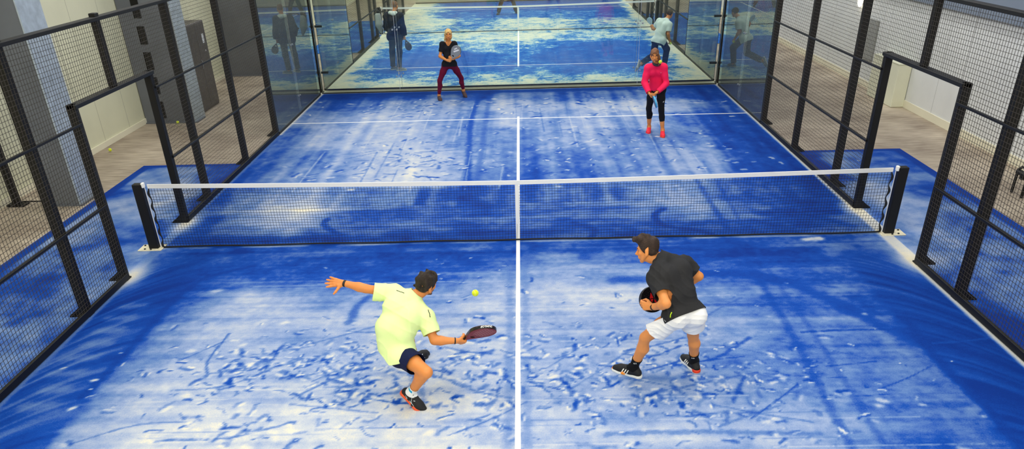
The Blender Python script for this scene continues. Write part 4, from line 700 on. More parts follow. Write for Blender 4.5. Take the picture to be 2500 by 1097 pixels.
# ------------------------------------------------------------ the figure
SK = dict(m=dict(tor=.100, wai=.092, hip=.098, neck=.056, sh=.058, el=.040, fa=.040, wr=.028, th=.083, kn=.052, ca=.054, an=.035, cw=.078),
          f=dict(tor=.086, wai=.074, hip=.098, neck=.045, sh=.045, el=.035, fa=.036, wr=.024, th=.082, kn=.050, ca=.050, an=.033, cw=.060))
def figure(J, K, sc=1.0, female=False, arms=True):
    """skeleton -> field.  J holds joints in world space"""
    F = Field(J.get('blend', .012)*sc); k = {a: b*sc for a, b in K.items()}; hl, hr, sl, sr = (V(*J[a]) for a in ('hipL', 'hipR', 'shL', 'shR'))
    pel = (hl+hr)/2; nk = V(*J['neck']); hx = nrm(hr-hl); sx = nrm(sr-sl); spine = nrm(nk-pel); T = np.linalg.norm(nk-pel)
    back = -nrm(np.cross(spine, nrm(hx+sx)))    # unit vector out of the back
    w1 = pel+(nk-pel)*.36+back*J.get('arch', .0)*T; ch = pel+(nk-pel)*.70+back*(J.get('arch', 0)*T*.9+.012); mx_ = nrm(hx+sx)
    F.cone(hl-hx*.005, hr+hx*.005, k['hip'], k['hip'], 'pel')
    for s_ in (-1, 1):
        a = pel+hx*s_*.045*sc+spine*.03; b = w1+mx_*s_*.045*sc; c = ch+sx*s_*k['cw']
        F.cone(a, b, k['hip']*.98, k['wai'], 'tor'); F.cone(b, c, k['wai'], k['tor'], 'tor'); F.cone(c, lerp(c, nk, .5)+sx*s_*.045*sc, k['tor'], k['tor']*.72, 'tor')
        if not female: F.ball(hl if s_ < 0 else hr, .0001, 'pel')
        F.ball((hl if s_ < 0 else hr)+back*.035*sc-spine*.03, k['hip']*.86, 'pel')
        if female: F.ball(ch+sx*s_*.062*sc-back*.062*sc+spine*.01, .056*sc, 'tor')
    hd = V(*J['head']); hu = nrm(J['hup']); F.cone(nk, hd-hu*.075*sc-nrm(J['face'])*.018*sc, k['neck']*1.08, k['neck']*.95, 'neck')
    for s_, sh in ((-1, sl), (1, sr)): F.cone(nk-spine*.01, sh, k['neck']*1.0, k['sh']*.88, 'tor'); F.cone(ch+sx*s_*k['cw'], sh, k['tor']*.7, k['sh'], 'tor')
    for S_ in 'LR':
        sh, el, wr = (V(*J[a+S_]) for a in ('sh', 'el', 'wr'))
        if arms:
            F.ball(sh, k['sh']*1.03, 'ua'+S_); F.cone(sh, lerp(sh, el, .5), k['sh']*.90, k['el']*1.13, 'ua'+S_); F.cone(lerp(sh, el, .5), el, k['el']*1.13, k['el']*.92, 'ua'+S_)
            F.cone(el, lerp(el, wr, .3), k['el']*.92, k['fa'], 'fa'+S_); F.cone(lerp(el, wr, .3), wr, k['fa'], k['wr'], 'fa'+S_)
        hp, kn, an = (V(*J[a+S_]) for a in ('hip', 'knee', 'ank'))
        F.cone(hp, lerp(hp, kn, .45), k['th']*1.0, k['th']*.88, 'th'+S_); F.cone(lerp(hp, kn, .45), kn, k['th']*.88, k['kn'], 'th'+S_)
        sd = nrm(an-kn); td = nrm(kn-hp); bk = nrm(-(td-sd*(td@sd)) if np.linalg.norm(td-sd*(td@sd)) > .15 else back)
        F.cone(kn, an, k['kn']*.86, k['an'], 'sh'+S_); c1 = lerp(kn, an, .12)+bk*.004; c2 = lerp(kn, an, .34)+bk*.022*sc; c3 = lerp(kn, an, .7)+bk*.006
        F.cone(c1, c2, k['kn']*.80, k['ca']*.90, 'sh'+S_); F.cone(c2, c3, k['ca']*.90, k['an']*1.05, 'sh'+S_)
        ff = nrm(J['toe'+S_]); uu = V(*J['fup'+S_]); F.cone(an, an+ff*.11*sc-uu*.052*sc, k['an'], .024*sc, 'ft'+S_); F.cone(an, an-ff*.035*sc-uu*.045*sc, k['an']*.95, .026*sc, 'ft'+S_)
    return F, dict(pel=pel, w1=w1, ch=ch, nk=nk, hx=hx, sx=sx, spine=spine, back=back, k=k, mx=mx_)
def garment(F0, tags, grow, cuts, h=.009, folds=(), extra=(), k=None):
    G = Field(k or F0.k)
    for q in F0.p:
        if q[5] in tags:
            g = grow[q[5]] if isinstance(grow, dict) else grow
            G.p.append(('c', q[1], q[2], q[3]+(g[0] if isinstance(g, tuple) else g), q[4]+(g[1] if isinstance(g, tuple) else g), q[5]) if q[0] == 'c' else ('e', q[1], q[2], q[3]+g, 0, q[5]))
    for e in extra: G.cone(*e)
    G.folds = list(folds); return G.mesh(h, cut=cuts)
def assemble_body(name, F, J, P, carve, m, parent, h=.010, hh=.0035, hd=.005, hands=True, face_mat=None):
    """one continuous skin: trunk, head and hands are meshed at their own fineness and meet at shared cuts"""
    hu = nrm(J['hup']); nc = V(*J['head'])-hu*.112; nn = nrm(V(*J['head'])-V(*J['neck'])); nc = lerp(J['neck'], V(*J['head'])-hu*.075, .72)
    cuts = [(nc, nn, ['neck', 'head'])]; parts = []
    for S_ in 'LR':
        W = V(*J['wr'+S_]); e = nrm(W-V(*J['el'+S_])); cuts.append((W-e*.03, e, ['fa'+S_, 'hand'+S_, 'fing'+S_]))
    parts.append(F.mesh(h, cut=cuts))
    G = Field(.0055); G.p = [q for q in F.p if q[5] in ('head',)]+[q for q in F.p if q[5] == 'neck']
    c = V(*J['head']); parts.append(G.mesh(hd, cut=[(nc-nn*.012, -nn, None)], carve=carve))
    if hands:
        for S_ in 'LR':
            W = V(*J['wr'+S_]); e = nrm(W-V(*J['el'+S_])); G = Field(.0045); G.p = [q for q in F.p if q[5] in ('fa'+S_, 'hand'+S_, 'fing'+S_)]
            G2 = Field(); G2.p = [q for q in G.p if q[5][0] in 'h' or q[5][:4] == 'fing']; lo, hi = G2.bbox(); lo = np.minimum(lo-.012, W-.05); hi = np.maximum(hi+.012, W+.05)
            parts.append(G.mesh(hh, box=(lo, hi), cut=[(W-e*.036, -e, ['fa'+S_, 'hand'+S_])]))
    return to_obj(name, parts, m, parent, 0, face_mat)
# ------------------------------------------------------------ people
CAM = np.array([0.0915, -9.8049, 4.0447])
SKIN = mat('skin', (222, 140, 74), .5, spec=.35, var=.05, vscale=14); STUB = mat('stubble', (96, 62, 40), .8); LIP = mat('lips', (196, 104, 82), .5); BROW = mat('brow_hair', (66, 44, 28), .9)
SKIN2 = mat('skin_warm', (226, 146, 80), .5, spec=.35, var=.05, vscale=14)
HAIRD = mat('dark_curly_hair', (38, 27, 18), .75, bump=.8, bscale=120, var=.35, vscale=40); HAIRB = mat('brown_hair', (50, 33, 22), .75, bump=.8, bscale=110, var=.35, vscale=40)
BLOND = mat('blonde_hair', (224, 184, 112), .6, bump=.5, bscale=90, var=.2, vscale=30); LBROWN = mat('light_brown_hair', (122, 78, 46), .6, bump=.5, bscale=90, var=.2, vscale=30)
def cloth(name, col, b=.25, s_=220, **k): return mat(name, col, .85, bump=b, bscale=s_, spec=.25, **k)
def hair_cap(parent, P, Rm, sc, m, r=(.081, .104, .088), c=(0, -.016, .042), curl=.006, freq=85, plane=((0, .074, .074), (0, .73, -.68)), extra=(), cuts2=(), h=.004, name='hair'):
    F = Field(.006); F.ell(P(*c), Rm, V(*r)*sc); 
    for a, b, ra, rb in extra: F.cone(P(*a), P(*b), ra*sc, rb*sc, 'lock')
    F.folds = [wave(3, freq, curl)]; Wd = lambda n: Rm.T@V(*n)
    cuts = [(P(*plane[0]), Wd(plane[1]), ['x'])]+[(P(*a), Wd(n), None) for a, n in cuts2]
    v, f = F.mesh(h*sc, cut=cuts); return to_obj(name, [(v, f)], m, parent)
def facemat(P, Rm, c, sc, beard=False):
    def fn(cen):
        L = ((cen-c)@Rm.T)/sc; x, y, z = L[:, 0], L[:, 1], L[:, 2]; o = np.zeros(len(L)); ax = np.abs(x); near = np.linalg.norm(L, axis=1) < .16
        if beard: o[near & (y > .0) & (z < -.036-.3*np.clip(.075-y, 0, 1)+.0*x) & (z > -.125) & (y > .015)] = 1
        o[near & (y > .083) & (z < -.047) & (z > -.067) & (ax < .020)] = 2; o[near & (y > .05) & (np.abs(z-.034+.10*np.clip(ax-.034, 0, 1)) < .0042) & (ax > .015) & (ax < .046)] = 3
        return o
    return fn
def band(parent, W, E_, r, m, name, w=.010, t=.004, off=.02):
    W = V(*W); e = nrm(W-V(*E_)); o = MB(); a = nrm(np.cross(e, [0, .3, 1])); b = np.cross(e, a); c = W-e*off
    ring = [c+r*(math.cos(q)*a+math.sin(q)*b*.92) for q in np.linspace(0, 2*math.pi, 20, endpoint=False)]
    vs = []; 
    for q in range(20):
        o_ = nrm(ring[q]-c)
        vs += [ring[q]-e*w, ring[q]+o_*t-e*w*.8, ring[q]+o_*t+e*w*.8, ring[q]+e*w]
    fs = [(i*4+k, i*4+(k+1) % 4, ((i+1) % 20)*4+(k+1) % 4, ((i+1) % 20)*4+k) for i in range(20) for k in range(4)]
    o.add(vs, fs); return o.build(name, m, parent, True)
def snap(v, pts, lift=.003, toward=CAM):
    out = []
    for p in pts:
        i = np.argmin(np.linalg.norm(v-V(*p), axis=1)); out.append(v[i]+nrm(toward-v[i])*lift)
    return out
def sock(F0, G, side, J, m, parent, up_=.10, g=.006):
    an = V(*J['ank'+side]); kn = V(*J['knee'+side]); e = nrm(kn-an)
    v, f = garment(F0, ('sh'+side, 'ft'+side), g, [(an+e*up_, e, None)], .006); return to_obj('sock', [(v, f)], m, parent, .002)
def racket(loc, axis, normal, label, face_m, edge_m, emblem=None, text=None, w=.262, sc=1.0, holes=True, grip_m=None):
    """padel racket; loc = middle of the grip, axis towards the head, normal out of the face"""
    a = nrm(axis); n = nrm(V(*normal)-a*(V(*normal)@a)); s_ = np.cross(a, n); Mx = Matrix(((s_[0], a[0], n[0], loc[0]), (s_[1], a[1], n[1], loc[1]), (s_[2], a[2], n[2], loc[2]), (0, 0, 0, 1)))
    r = empty('padel_racket', (0, 0, 0), label, 'racket'); r.matrix_world = Mx
    def add(name, me, m, par=None, smooth=True):
        o_ = bpy.data.objects.new(name, me); COL.objects.link(o_); o_.parent = par or r
        for q in (m if isinstance(m, (list, tuple)) else [m]): me.materials.append(q)
        if smooth: me.polygons.foreach_set('use_smooth', [True]*len(me.polygons))
        return o_
    cu = bpy.data.curves.new('racket_outline', 'CURVE'); cu.dimensions = '2D'; cu.fill_mode = 'BOTH'; cu.extrude = .0145*sc; cu.bevel_depth = .0045*sc; cu.bevel_resolution = 2
    def spl(pts):
        sp = cu.splines.new('POLY'); sp.points.add(len(pts)-1)
        for p, q in zip(sp.points, pts): p.co = (q[0]*sc, q[1]*sc, 0, 1)
        sp.use_cyclic_u = True
    R_ = w/2; cy = .060+.095+R_; o = []
    for i in range(49):
        t = -math.pi*.17+math.pi*1.34*i/48; o.append((R_*math.cos(t)*.985, cy+R_*1.06*math.sin(t)))
    o += [(-.062, .130), (-.034, .088), (-.017, .058), (.017, .058), (.034, .088), (.062, .130)]; spl(o)
    spl([(.030*math.cos(t), .138+.022*math.sin(t)-.1*abs(.030*math.cos(t))) for t in np.linspace(0, 2*math.pi, 20, endpoint=False)])
    if holes:
        for j in range(-4, 5):
            for i in range(-4, 5):
                x = i*.024+(.012 if j % 2 else 0); y = cy+j*.021
                if math.hypot(x/(R_-.028), (y-cy)/(R_*1.06-.028)) < 1 and (emblem is None or math.hypot(x, y-cy) > .03): spl([(x+.0048*math.cos(t), y+.0048*math.sin(t)) for t in np.linspace(0, 2*math.pi, 8, endpoint=False)])
    co = bpy.data.objects.new('tmp', cu); COL.objects.link(co); dg = bpy.context.evaluated_depsgraph_get(); me = bpy.data.meshes.new_from_object(co.evaluated_get(dg)); bpy.data.objects.remove(co)
    me.materials.clear(); hd_ = add('racket_head', me, [face_m, edge_m], None, False)
    cen = np.array([p.normal[:] for p in me.polygons]); me.polygons.foreach_set('material_index', (np.abs(cen[:, 2]) < .5).astype(np.int32))
    g = MB(); g.tube([(0, -.062, 0), (0, -.058, 0), (0, .07, 0)], [.012*sc, .0145*sc, .0135*sc], 8)
    me = bpy.data.meshes.new('grip'); me.from_pydata(g.v, [], g.f); gr = add('grip', me, grip_m or M['rubber'])
    g = MB()
    for i in range(9): g.tube([(.0149*sc*math.cos(t), (-.05+.013*i+.012*t/6.28), .0149*sc*math.sin(t)) for t in np.linspace(0, 6.28, 12)], .0011, 4)
    me = bpy.data.meshes.new('grip_wrap'); me.from_pydata(g.v, [], g.f); add('grip_wrap', me, grip_m or M['rubber'], gr)
    g = MB(); g.tube([(0, -.064, 0), (0, -.060, 0)], .0165*sc, 10); me = bpy.data.meshes.new('butt_cap'); me.from_pydata(g.v, [], g.f); add('butt_cap', me, edge_m, gr)
    if emblem:
        g = MB(); z = .0192*sc
        for sg in (1, -1):
            for poly in emblem[1]: g.prism([(x, cy+y) for x, y in poly], 2, sg*(z-.0002), sg*(z+.0006))
        me = bpy.data.meshes.new('emblem'); me.from_pydata(g.v, [], g.f); add('emblem', me, emblem[0], hd_, False)
    if text:
        tc = bpy.data.curves.new('t', 'FONT'); tc.body = text[0]; tc.size = text[2]; tc.extrude = .0006; tc.align_x = 'CENTER'; tc.align_y = 'CENTER'; tc.space_character = 1.05; tc.offset = .0006
        to = bpy.data.objects.new('tmp', tc); COL.objects.link(to); me = bpy.data.meshes.new_from_object(to.evaluated_get(bpy.context.evaluated_depsgraph_get())); bpy.data.objects.remove(to)
        vs = np.zeros(len(me.vertices)*3); me.vertices.foreach_get('co', vs); vs = vs.reshape(-1, 3)
        th = text[3]+vs[:, 0]/(R_*1.03); rad = R_*.985+.0056*sc+vs[:, 2]
        X_ = (rad)*np.cos(th); Y_ = cy+(rad*1.06)*np.sin(th); Z_ = -vs[:, 1]*text[4]
        me.vertices.foreach_set('co', np.stack([X_, Y_, Z_], -1).ravel()); me.materials.clear(); add('frame_lettering', me, text[1], hd_, False)
    return r, lambda x, y, z: V(*loc)+s_*x+a*y+n*z

# ---- player in pale yellow-green shirt, lunging to the ball
def player_yellow():
    J = dict(hipR=(-1.05,-3.86,.49), hipL=(-1.15,-3.71,.53), kneeR=(-.80,-4.14,.47), kneeL=(-1.07,-3.38,.47), ankR=(-.99,-3.96,.145), ankL=(-1.06,-3.21,.09),
             neck=(-.965,-3.58,.925), shL=(-1.125,-3.52,.955), shR=(-.835,-3.68,.775), elR=(-.755,-3.80,.60), wrR=(-.565,-3.77,.575), elL=(-1.38,-3.55,1.02), wrL=(-1.585,-3.50,1.055),
             head=(-.825,-3.52,1.035), face=(.68,.68,-.28), hup=(.45,.15,.88), toeR=(.70,-.47,-.48), fupR=(.5,-.22,.82), toeL=(.55,.80,0), fupL=(0,0,1), arch=.13, blend=.010)
    root = empty('person', (-1.05, -3.75, 0), 'person in a pale yellow-green shirt and navy shorts, lunging with racket arm reaching out', 'person')
    F, B_ = figure(J, SK['m']); ax = nrm(V(.75, -.41, .53)); e = nrm(V(*J['wrR'])-V(*J['elR'])); d = nrm(e-ax*(e@ax)*.75)
    t = nrm(ax-d*(ax@d)); hand(F, J['wrR'], d, t, 'R', GRIP); palm = np.cross(t, d); grip = V(*J['wrR'])+d*.080+palm*.030
    hand(F, J['wrL'], (-.97, .02, .12), (.05, -.45, -.85), 'L', OPEN, 1, .26)
    P, Rm, cv = head(F, J['head'], J['face'], J['hup'])
    body = assemble_body('body', F, J, P, cv, [SKIN, STUB, LIP, BROW], root, .009, .003, .0045, face_mat=facemat(P, Rm, V(*J['head']), 1, True))
    eyes(P, Rm, 1, root)
    hair_cap(root, P, Rm, 1, HAIRD, (.084, .108, .096), (0, -.016, .044), .009, 80, plane=((0, .074, .070), (0, .82, -.57)), cuts2=[((0, 0, -.062), (0, -.2, -1))], extra=[((.05, -.05, -.015), (.034, -.066, -.042), .030, .022), ((-.05, -.05, -.015), (-.034, -.066, -.042), .030, .022), ((0, .03, .115), (0, .062, .10), .022, .016), ((-.03, .05, .10), (.04, .05, .105), .018, .018), ((0, -.085, -.03), (0, -.08, -.06), .02, .014)])
    G = B_; sp, bk = G['spine'], G['back']; shirt_m = cloth('pale_lime_jersey', (232, 252, 176), .15, 180)
    pel = G['pel']; eL = lerp(J['shL'], J['elL'], .72); eR = lerp(J['shR'], J['elR'], .70)
    ext = [(pel+sp*.02+G['hx']*.04*s_, pel-sp*.16+G['hx']*.05*s_+bk*.01, .138, .134, 'pel') for s_ in (-1, 1)]+[(G['w1']+V(-.075, 0, .02)+bk*.01, pel+V(-.05, 0, .04)+bk*.01, .125, .130, 'pel'), (lerp(J['shL'], G['ch'], .35)+V(.02, 0, -.06), G['w1']+V(-.06, 0, .05), .092, .120, 'tor'), (G['ch']+V(-.02, 0, 0), G['w1']+V(-.075, 0, .02)+bk*.01, .105, .125, 'tor')]
    ext += [(J['shL'], lerp(J['shL'], J['elL'], .9)+V(0, -.01, -.022), .078, .080, 'uaL'), (J['shR'], lerp(J['shR'], J['elR'], .95), .078, .070, 'uaR')]
    nd_ = nrm(V(*J['head'])-V(*J['neck'])); ext.append((V(*J['neck'])-nd_*.02, V(*J['neck'])+nd_*.035, .078, .068, 'tor'))
    v, f = garment(F, ('tor', 'pel', 'uaL', 'uaR'), {'tor': .018, 'pel': .032, 'uaL': .012, 'uaR': .016},
                   [(eL, V(*J['elL'])-V(*J['shL']), ['uaL']), (eR, V(*J['elR'])-V(*J['shR']), ['uaR']), (pel+V(.05, -.09, -.060), V(.22, -.25, -.9), ['pel']), (pel+V(-.13, -.06, -.02), V(-.62, -.15, -.75), ['pel', 'tor']), collar_cut(J)],
                   .008, [crease(5, .006, [((.5, .2, .9), 30), ((.2, -.5, 1), 24), ((1, .2, -.3), 26)]), wave(6, 9, .003)], ext)
    sh = to_obj('shirt', [(v, f)], shirt_m, root, .003); blk = M['black']
    for pts in ([(-1.085,-3.60,1.02),(-1.05,-3.62,1.03),(-1.01,-3.63,1.03)], [(-.80,-3.70,.87),(-.785,-3.73,.85),(-.775,-3.76,.82)]):
        MB().tube(snap(v, curve(pts, 3), .001), .0035, 5).build('shoulder_piping', blk, sh, True)
    sm = cloth('navy_shorts_cloth', (10, 20, 62), .2, 200)
    ex = []; cuts = [(pel+sp*.08, sp, None)]
    for S_ in 'LR':
        hp, kn = V(*J['hip'+S_]), V(*J['knee'+S_]); ex.append((lerp(hp, kn, .05), lerp(hp, kn, .75), .100, .101, 'th'+S_)); cuts.append((lerp(hp, kn, .56), kn-hp, ['th'+S_]))
    v, f = garment(F, ('pel', 'thL', 'thR'), .012, cuts, .008, [crease(8, .007, [((.5, .5, 1), 40)])], ex); to_obj('shorts', [(v, f)], sm, root, .003)
    whs = cloth('white_sock', (240, 240, 240)); cy_ = cloth('cyan_cloth', (20, 170, 220))
    for S_ in 'LR':
        so = sock(F, B_, S_, J, whs, root, .10)
        an = V(*J['ank'+S_]); kn = V(*J['knee'+S_]); e_ = nrm(kn-an); G3 = Field(.004)
        G3.p = [('c', q[1], q[2], q[3]+.0075, q[4]+.0075, q[5]) for q in F.p if q[5] == 'sh'+S_]; v, f = G3.mesh(.006, cut=[(an+e_*.094, e_, None), (an+e_*.05, -e_, None), (an, nrm(V(.9, .2, -.1)) if S_ == 'R' else nrm(V(.9, .4, 0)), None)]); to_obj('sock_patch', [(v, f)], cy_, so)
    orange = mat('orange_rubber', (236, 92, 44), .5); up_m = mat('black_shoe_mesh', (12, 11, 14), .7, bump=.3, bscale=260); silver = mat('silver_stripe', (214, 222, 226), .35, .3)
    for S_ in 'LR': shoe(root, J['ank'+S_], J['toe'+S_], J['fup'+S_], dict(upper=up_m, sole=orange if S_ == 'R' else M['rubber']), 'black court shoe with silver side stripes and orange sole', 1.08, .0, (silver, 'cross'), True, (M['rubber'], 'toe'))
    band(root, J['wrR'], J['elR'], .030, M['rubber'], 'wristband', .006, .004, .004); band(root, J['wrL'], J['elL'], .031, M['rubber'], 'wristband', .011, .004, .006)
    red = mat('red_black_racket_face', (150, 12, 22), .3); dk = mat('dark_racket_edge', (30, 8, 12), .35); em = mat('grey_pink_holes_print', (172, 110, 108), .4)
    chev = []
    for k in range(7):
        y = -.085+k*.026; w_ = .085*math.sqrt(max(.05, 1-(y/.12)**2))
        for q in range(5):
            x0 = -w_+q*w_*2/5; chev.append([(x0, y+.009*(q % 2)), (x0+w_*2/5, y+.009*((q+1) % 2)), (x0+w_*2/5, y+.007+.009*((q+1) % 2)), (x0, y+.007+.009*(q % 2))])
    racket(grip, ax, (.05, -.72, -.70), 'red and black padel racket held low by the person in the yellow-green shirt', mat('racket_dark_face', (122, 10, 18), .55), mat('racket_black_edge', (22, 16, 18), .3), (em, chev), ('DUNLOP', M['tape'], .025, 2.2, -1), .25, .95, False)
    return J
player_yellow()

# ---- player in charcoal shirt and white shorts
def player_charcoal():
    J = dict(hipL=(1.425,-3.81,.81), hipR=(1.605,-3.76,.80), kneeL=(1.205,-3.65,.505), kneeR=(1.665,-3.58,.485), ankL=(1.135,-3.52,.095), ankR=(1.745,-3.42,.095),
             neck=(1.335,-3.50,1.235), shL=(1.265,-3.64,1.115), shR=(1.545,-3.43,1.145), elL=(1.315,-3.93,1.0), wrL=(1.235,-3.76,.88), elR=(1.695,-3.45,1.03), wrR=(1.545,-3.35,.885),
             head=(1.205,-3.45,1.305), face=(-.90,.33,-.27), hup=(-.22,.22,.95), toeL=(-.80,.55,0), fupL=(0,0,1), toeR=(-.30,.95,0), fupR=(0,0,1), arch=.08, blend=.0105)
    root = empty('person', (1.45, -3.65, 0), 'person in a charcoal shirt and white shorts, crouching with the racket before the body', 'person')
    F, B_ = figure(J, SK['m']); ax = nrm(V(-.93, -.36, .02)); d = nrm(V(-.35, .1, -.9)); t = nrm(ax-d*(ax@d)); hand(F, J['wrR'], d, t, 'R', GRIP); palm = np.cross(t, d); grip = V(*J['wrR'])+d*.080+palm*.030
    hand(F, J['wrL'], (-.85, .40, -.02), (-.2, .25, .9), 'L', HOLD)
    P, Rm, cv = head(F, J['head'], J['face'], J['hup'])
    assemble_body('body', F, J, P, cv, [SKIN2, STUB, LIP, BROW], root, .009, .003, .0045, face_mat=facemat(P, Rm, V(*J['head']), 1)); eyes(P, Rm, 1, root)
    hair_cap(root, P, Rm, 1, HAIRB, (.082, .105, .090), (0, -.016, .040), .006, 70, plane=((0, .072, .070), (0, .84, -.55)),
             cuts2=[((0, 0, -.055), (0, -.2, -1))], extra=[((.05, -.05, -.015), (.034, -.066, -.042), .030, .022), ((-.05, -.05, -.015), (-.034, -.066, -.042), .030, .022), ((0, .055, .100), (0, .098, .118), .034, .024), ((-.03, .03, .112), (.03, .045, .122), .034, .032), ((0, -.02, .118), (0, .05, .125), .034, .032), ((.02, .095, .115), (-.025, .105, .108), .018, .016), ((0, -.08, .0), (0, -.085, -.045), .022, .015)])
    G = B_; sp, bk, pel = G['spine'], G['back'], G['pel']; shm = cloth('charcoal_jersey', (42, 42, 44), .3, 160)
    ext = [(pel+sp*.02+G['hx']*.05*s_, pel-sp*.10+G['hx']*.06*s_, .126, .130, 'pel') for s_ in (-1, 1)]
    ext += [(J['sh'+q], lerp(J['sh'+q], J['el'+q], .95), .076, .064, 'ua'+q) for q in 'LR']
    nd_ = nrm(V(*J['head'])-V(*J['neck'])); ext.append((V(*J['neck'])-nd_*.02, V(*J['neck'])+nd_*.035, .078, .068, 'tor'))
    v, f = garment(F, ('tor', 'pel', 'uaL', 'uaR'), {'tor': .014, 'pel': .020, 'uaL': .012, 'uaR': .012},
                   [(lerp(J['sh'+q], J['el'+q], .66), V(*J['el'+q])-V(*J['sh'+q]), ['ua'+q]) for q in 'LR']+[(pel-sp*.012, -sp+bk*.12, ['pel', 'tor']), collar_cut(J)],
                   .008, [crease(15, .007, [((1, .3, .25), 60), ((.8, -.5, .5), 50), ((.4, .3, 1), 44)]), wave(16, 10, .002)], ext)
    sh = to_obj('shirt', [(v, f)], shm, root, .003); neon = mat('neon_yellow_trim', (200, 240, 20), .5)
    MB().tube(snap(v, [(1.375,-3.89,.90), (1.365,-3.90,.875), (1.372,-3.90,.85)], .002), .005, 6).build('side_trim', neon, sh, True)
    wm = cloth('white_shorts_cloth', (238, 238, 240), .2, 200); ex = []; cuts = [(pel+sp*.045, sp, None)]
    for S_ in 'LR':
        hp, kn = V(*J['hip'+S_]), V(*J['knee'+S_]); ex.append((lerp(hp, kn, .05), lerp(hp, kn, .9), .104, .112, 'th'+S_)); cuts.append((lerp(hp, kn, .62 if S_ == 'L' else .52), nrm(kn-hp)+V(0, 0, -.25), ['th'+S_]))
    v, f = garment(F, ('pel', 'thL', 'thR'), {'pel': .007, 'thL': .012, 'thR': .012}, cuts, .008, [crease(18, .0065, [((.3, .2, 1), 62), ((-.5, .2, 1), 52), ((-.2, .5, .8), 70)]), wave(19, 12, .003)], ex); to_obj('shorts', [(v, f)], wm, root, .003)
    bs = cloth('black_sock', (10, 10, 12)); up_m = mat('black_knit_shoe', (11, 11, 13), .7, bump=.3, bscale=260); sl = mat('white_sole', (236, 236, 230), .5); org = mat('orange_yellow_sole', (250, 150, 40), .5)
    for S_ in 'LR':
        so = sock(F, B_, S_, J, bs, root, .135)
        an = V(*J['ank'+S_]); kn = V(*J['knee'+S_]); e_ = nrm(kn-an); sv = np.empty(len(so.data.vertices)*3); so.data.vertices.foreach_get('co', sv); sv = sv.reshape(-1, 3); q = MB(); c0 = an+e_*.095+nrm(V(-.3, -1, 0))*.04; rt = nrm(V(1, -.3, 0))
        for i in range(3): q.tube(snap(sv, [c0+rt*(.009*i-.010)-e_*.004*(3-i), c0+rt*(.009*i-.013)+e_*(.003+.006*i)], .002), .0024, 5)
        q.build('sock_logo', M['tape'], so)
        shoe(root, J['ank'+S_], J['toe'+S_], J['fup'+S_], dict(upper=up_m, sole=sl), 'black knit shoe with three white stripes, white sole and orange forefoot' if S_ == 'L' else 'black shoe seen from behind with red-orange heel', 1.1, .0, (M['tape'], 'three'), True, (org if S_ == 'L' else mat('red_heel', (226, 62, 24), .5), 'toe' if S_ == 'L' else 'heel'))
    wt = band(root, J['wrL'], J['elL'], .031, M['rubber'], 'watch_strap', .010, .003, .010); W = V(*J['wrL']); e_ = nrm(W-V(*J['elL']))
    c = W-e_*.01+nrm(CAM-W)*.034; MB().tube([c-nrm(CAM-W)*.006, c+nrm(CAM-W)*.004], [.017, .015], 12).build('watch_face', M['black'], wt)
    red = mat('red_emblem', (214, 24, 30), .35)
    tri = [[(v_*1.25+.012, -u_*1.25) for u_, v_ in q_] for q_ in ([(-.016,.0),(0,.045),(.016,.0)], [(-.014,-.006),(.014,-.006),(0,-.03)], [(-.022,-.006),(-.044,-.04),(-.020,-.032)], [(.022,-.006),(.044,-.04),(.020,-.032)], [(-.05,-.046),(-.03,-.044),(-.05,-.062)], [(.05,-.046),(.03,-.044),(.05,-.062)])]
    racket(grip, ax, (.28, -.85, .45), 'black padel racket with a red emblem held by the person in the charcoal shirt', mat('black_gloss_face', (18, 18, 20), .25), mat('black_edge', (14, 14, 15), .3), (red, tri), None, .255, .95, True)
player_charcoal()

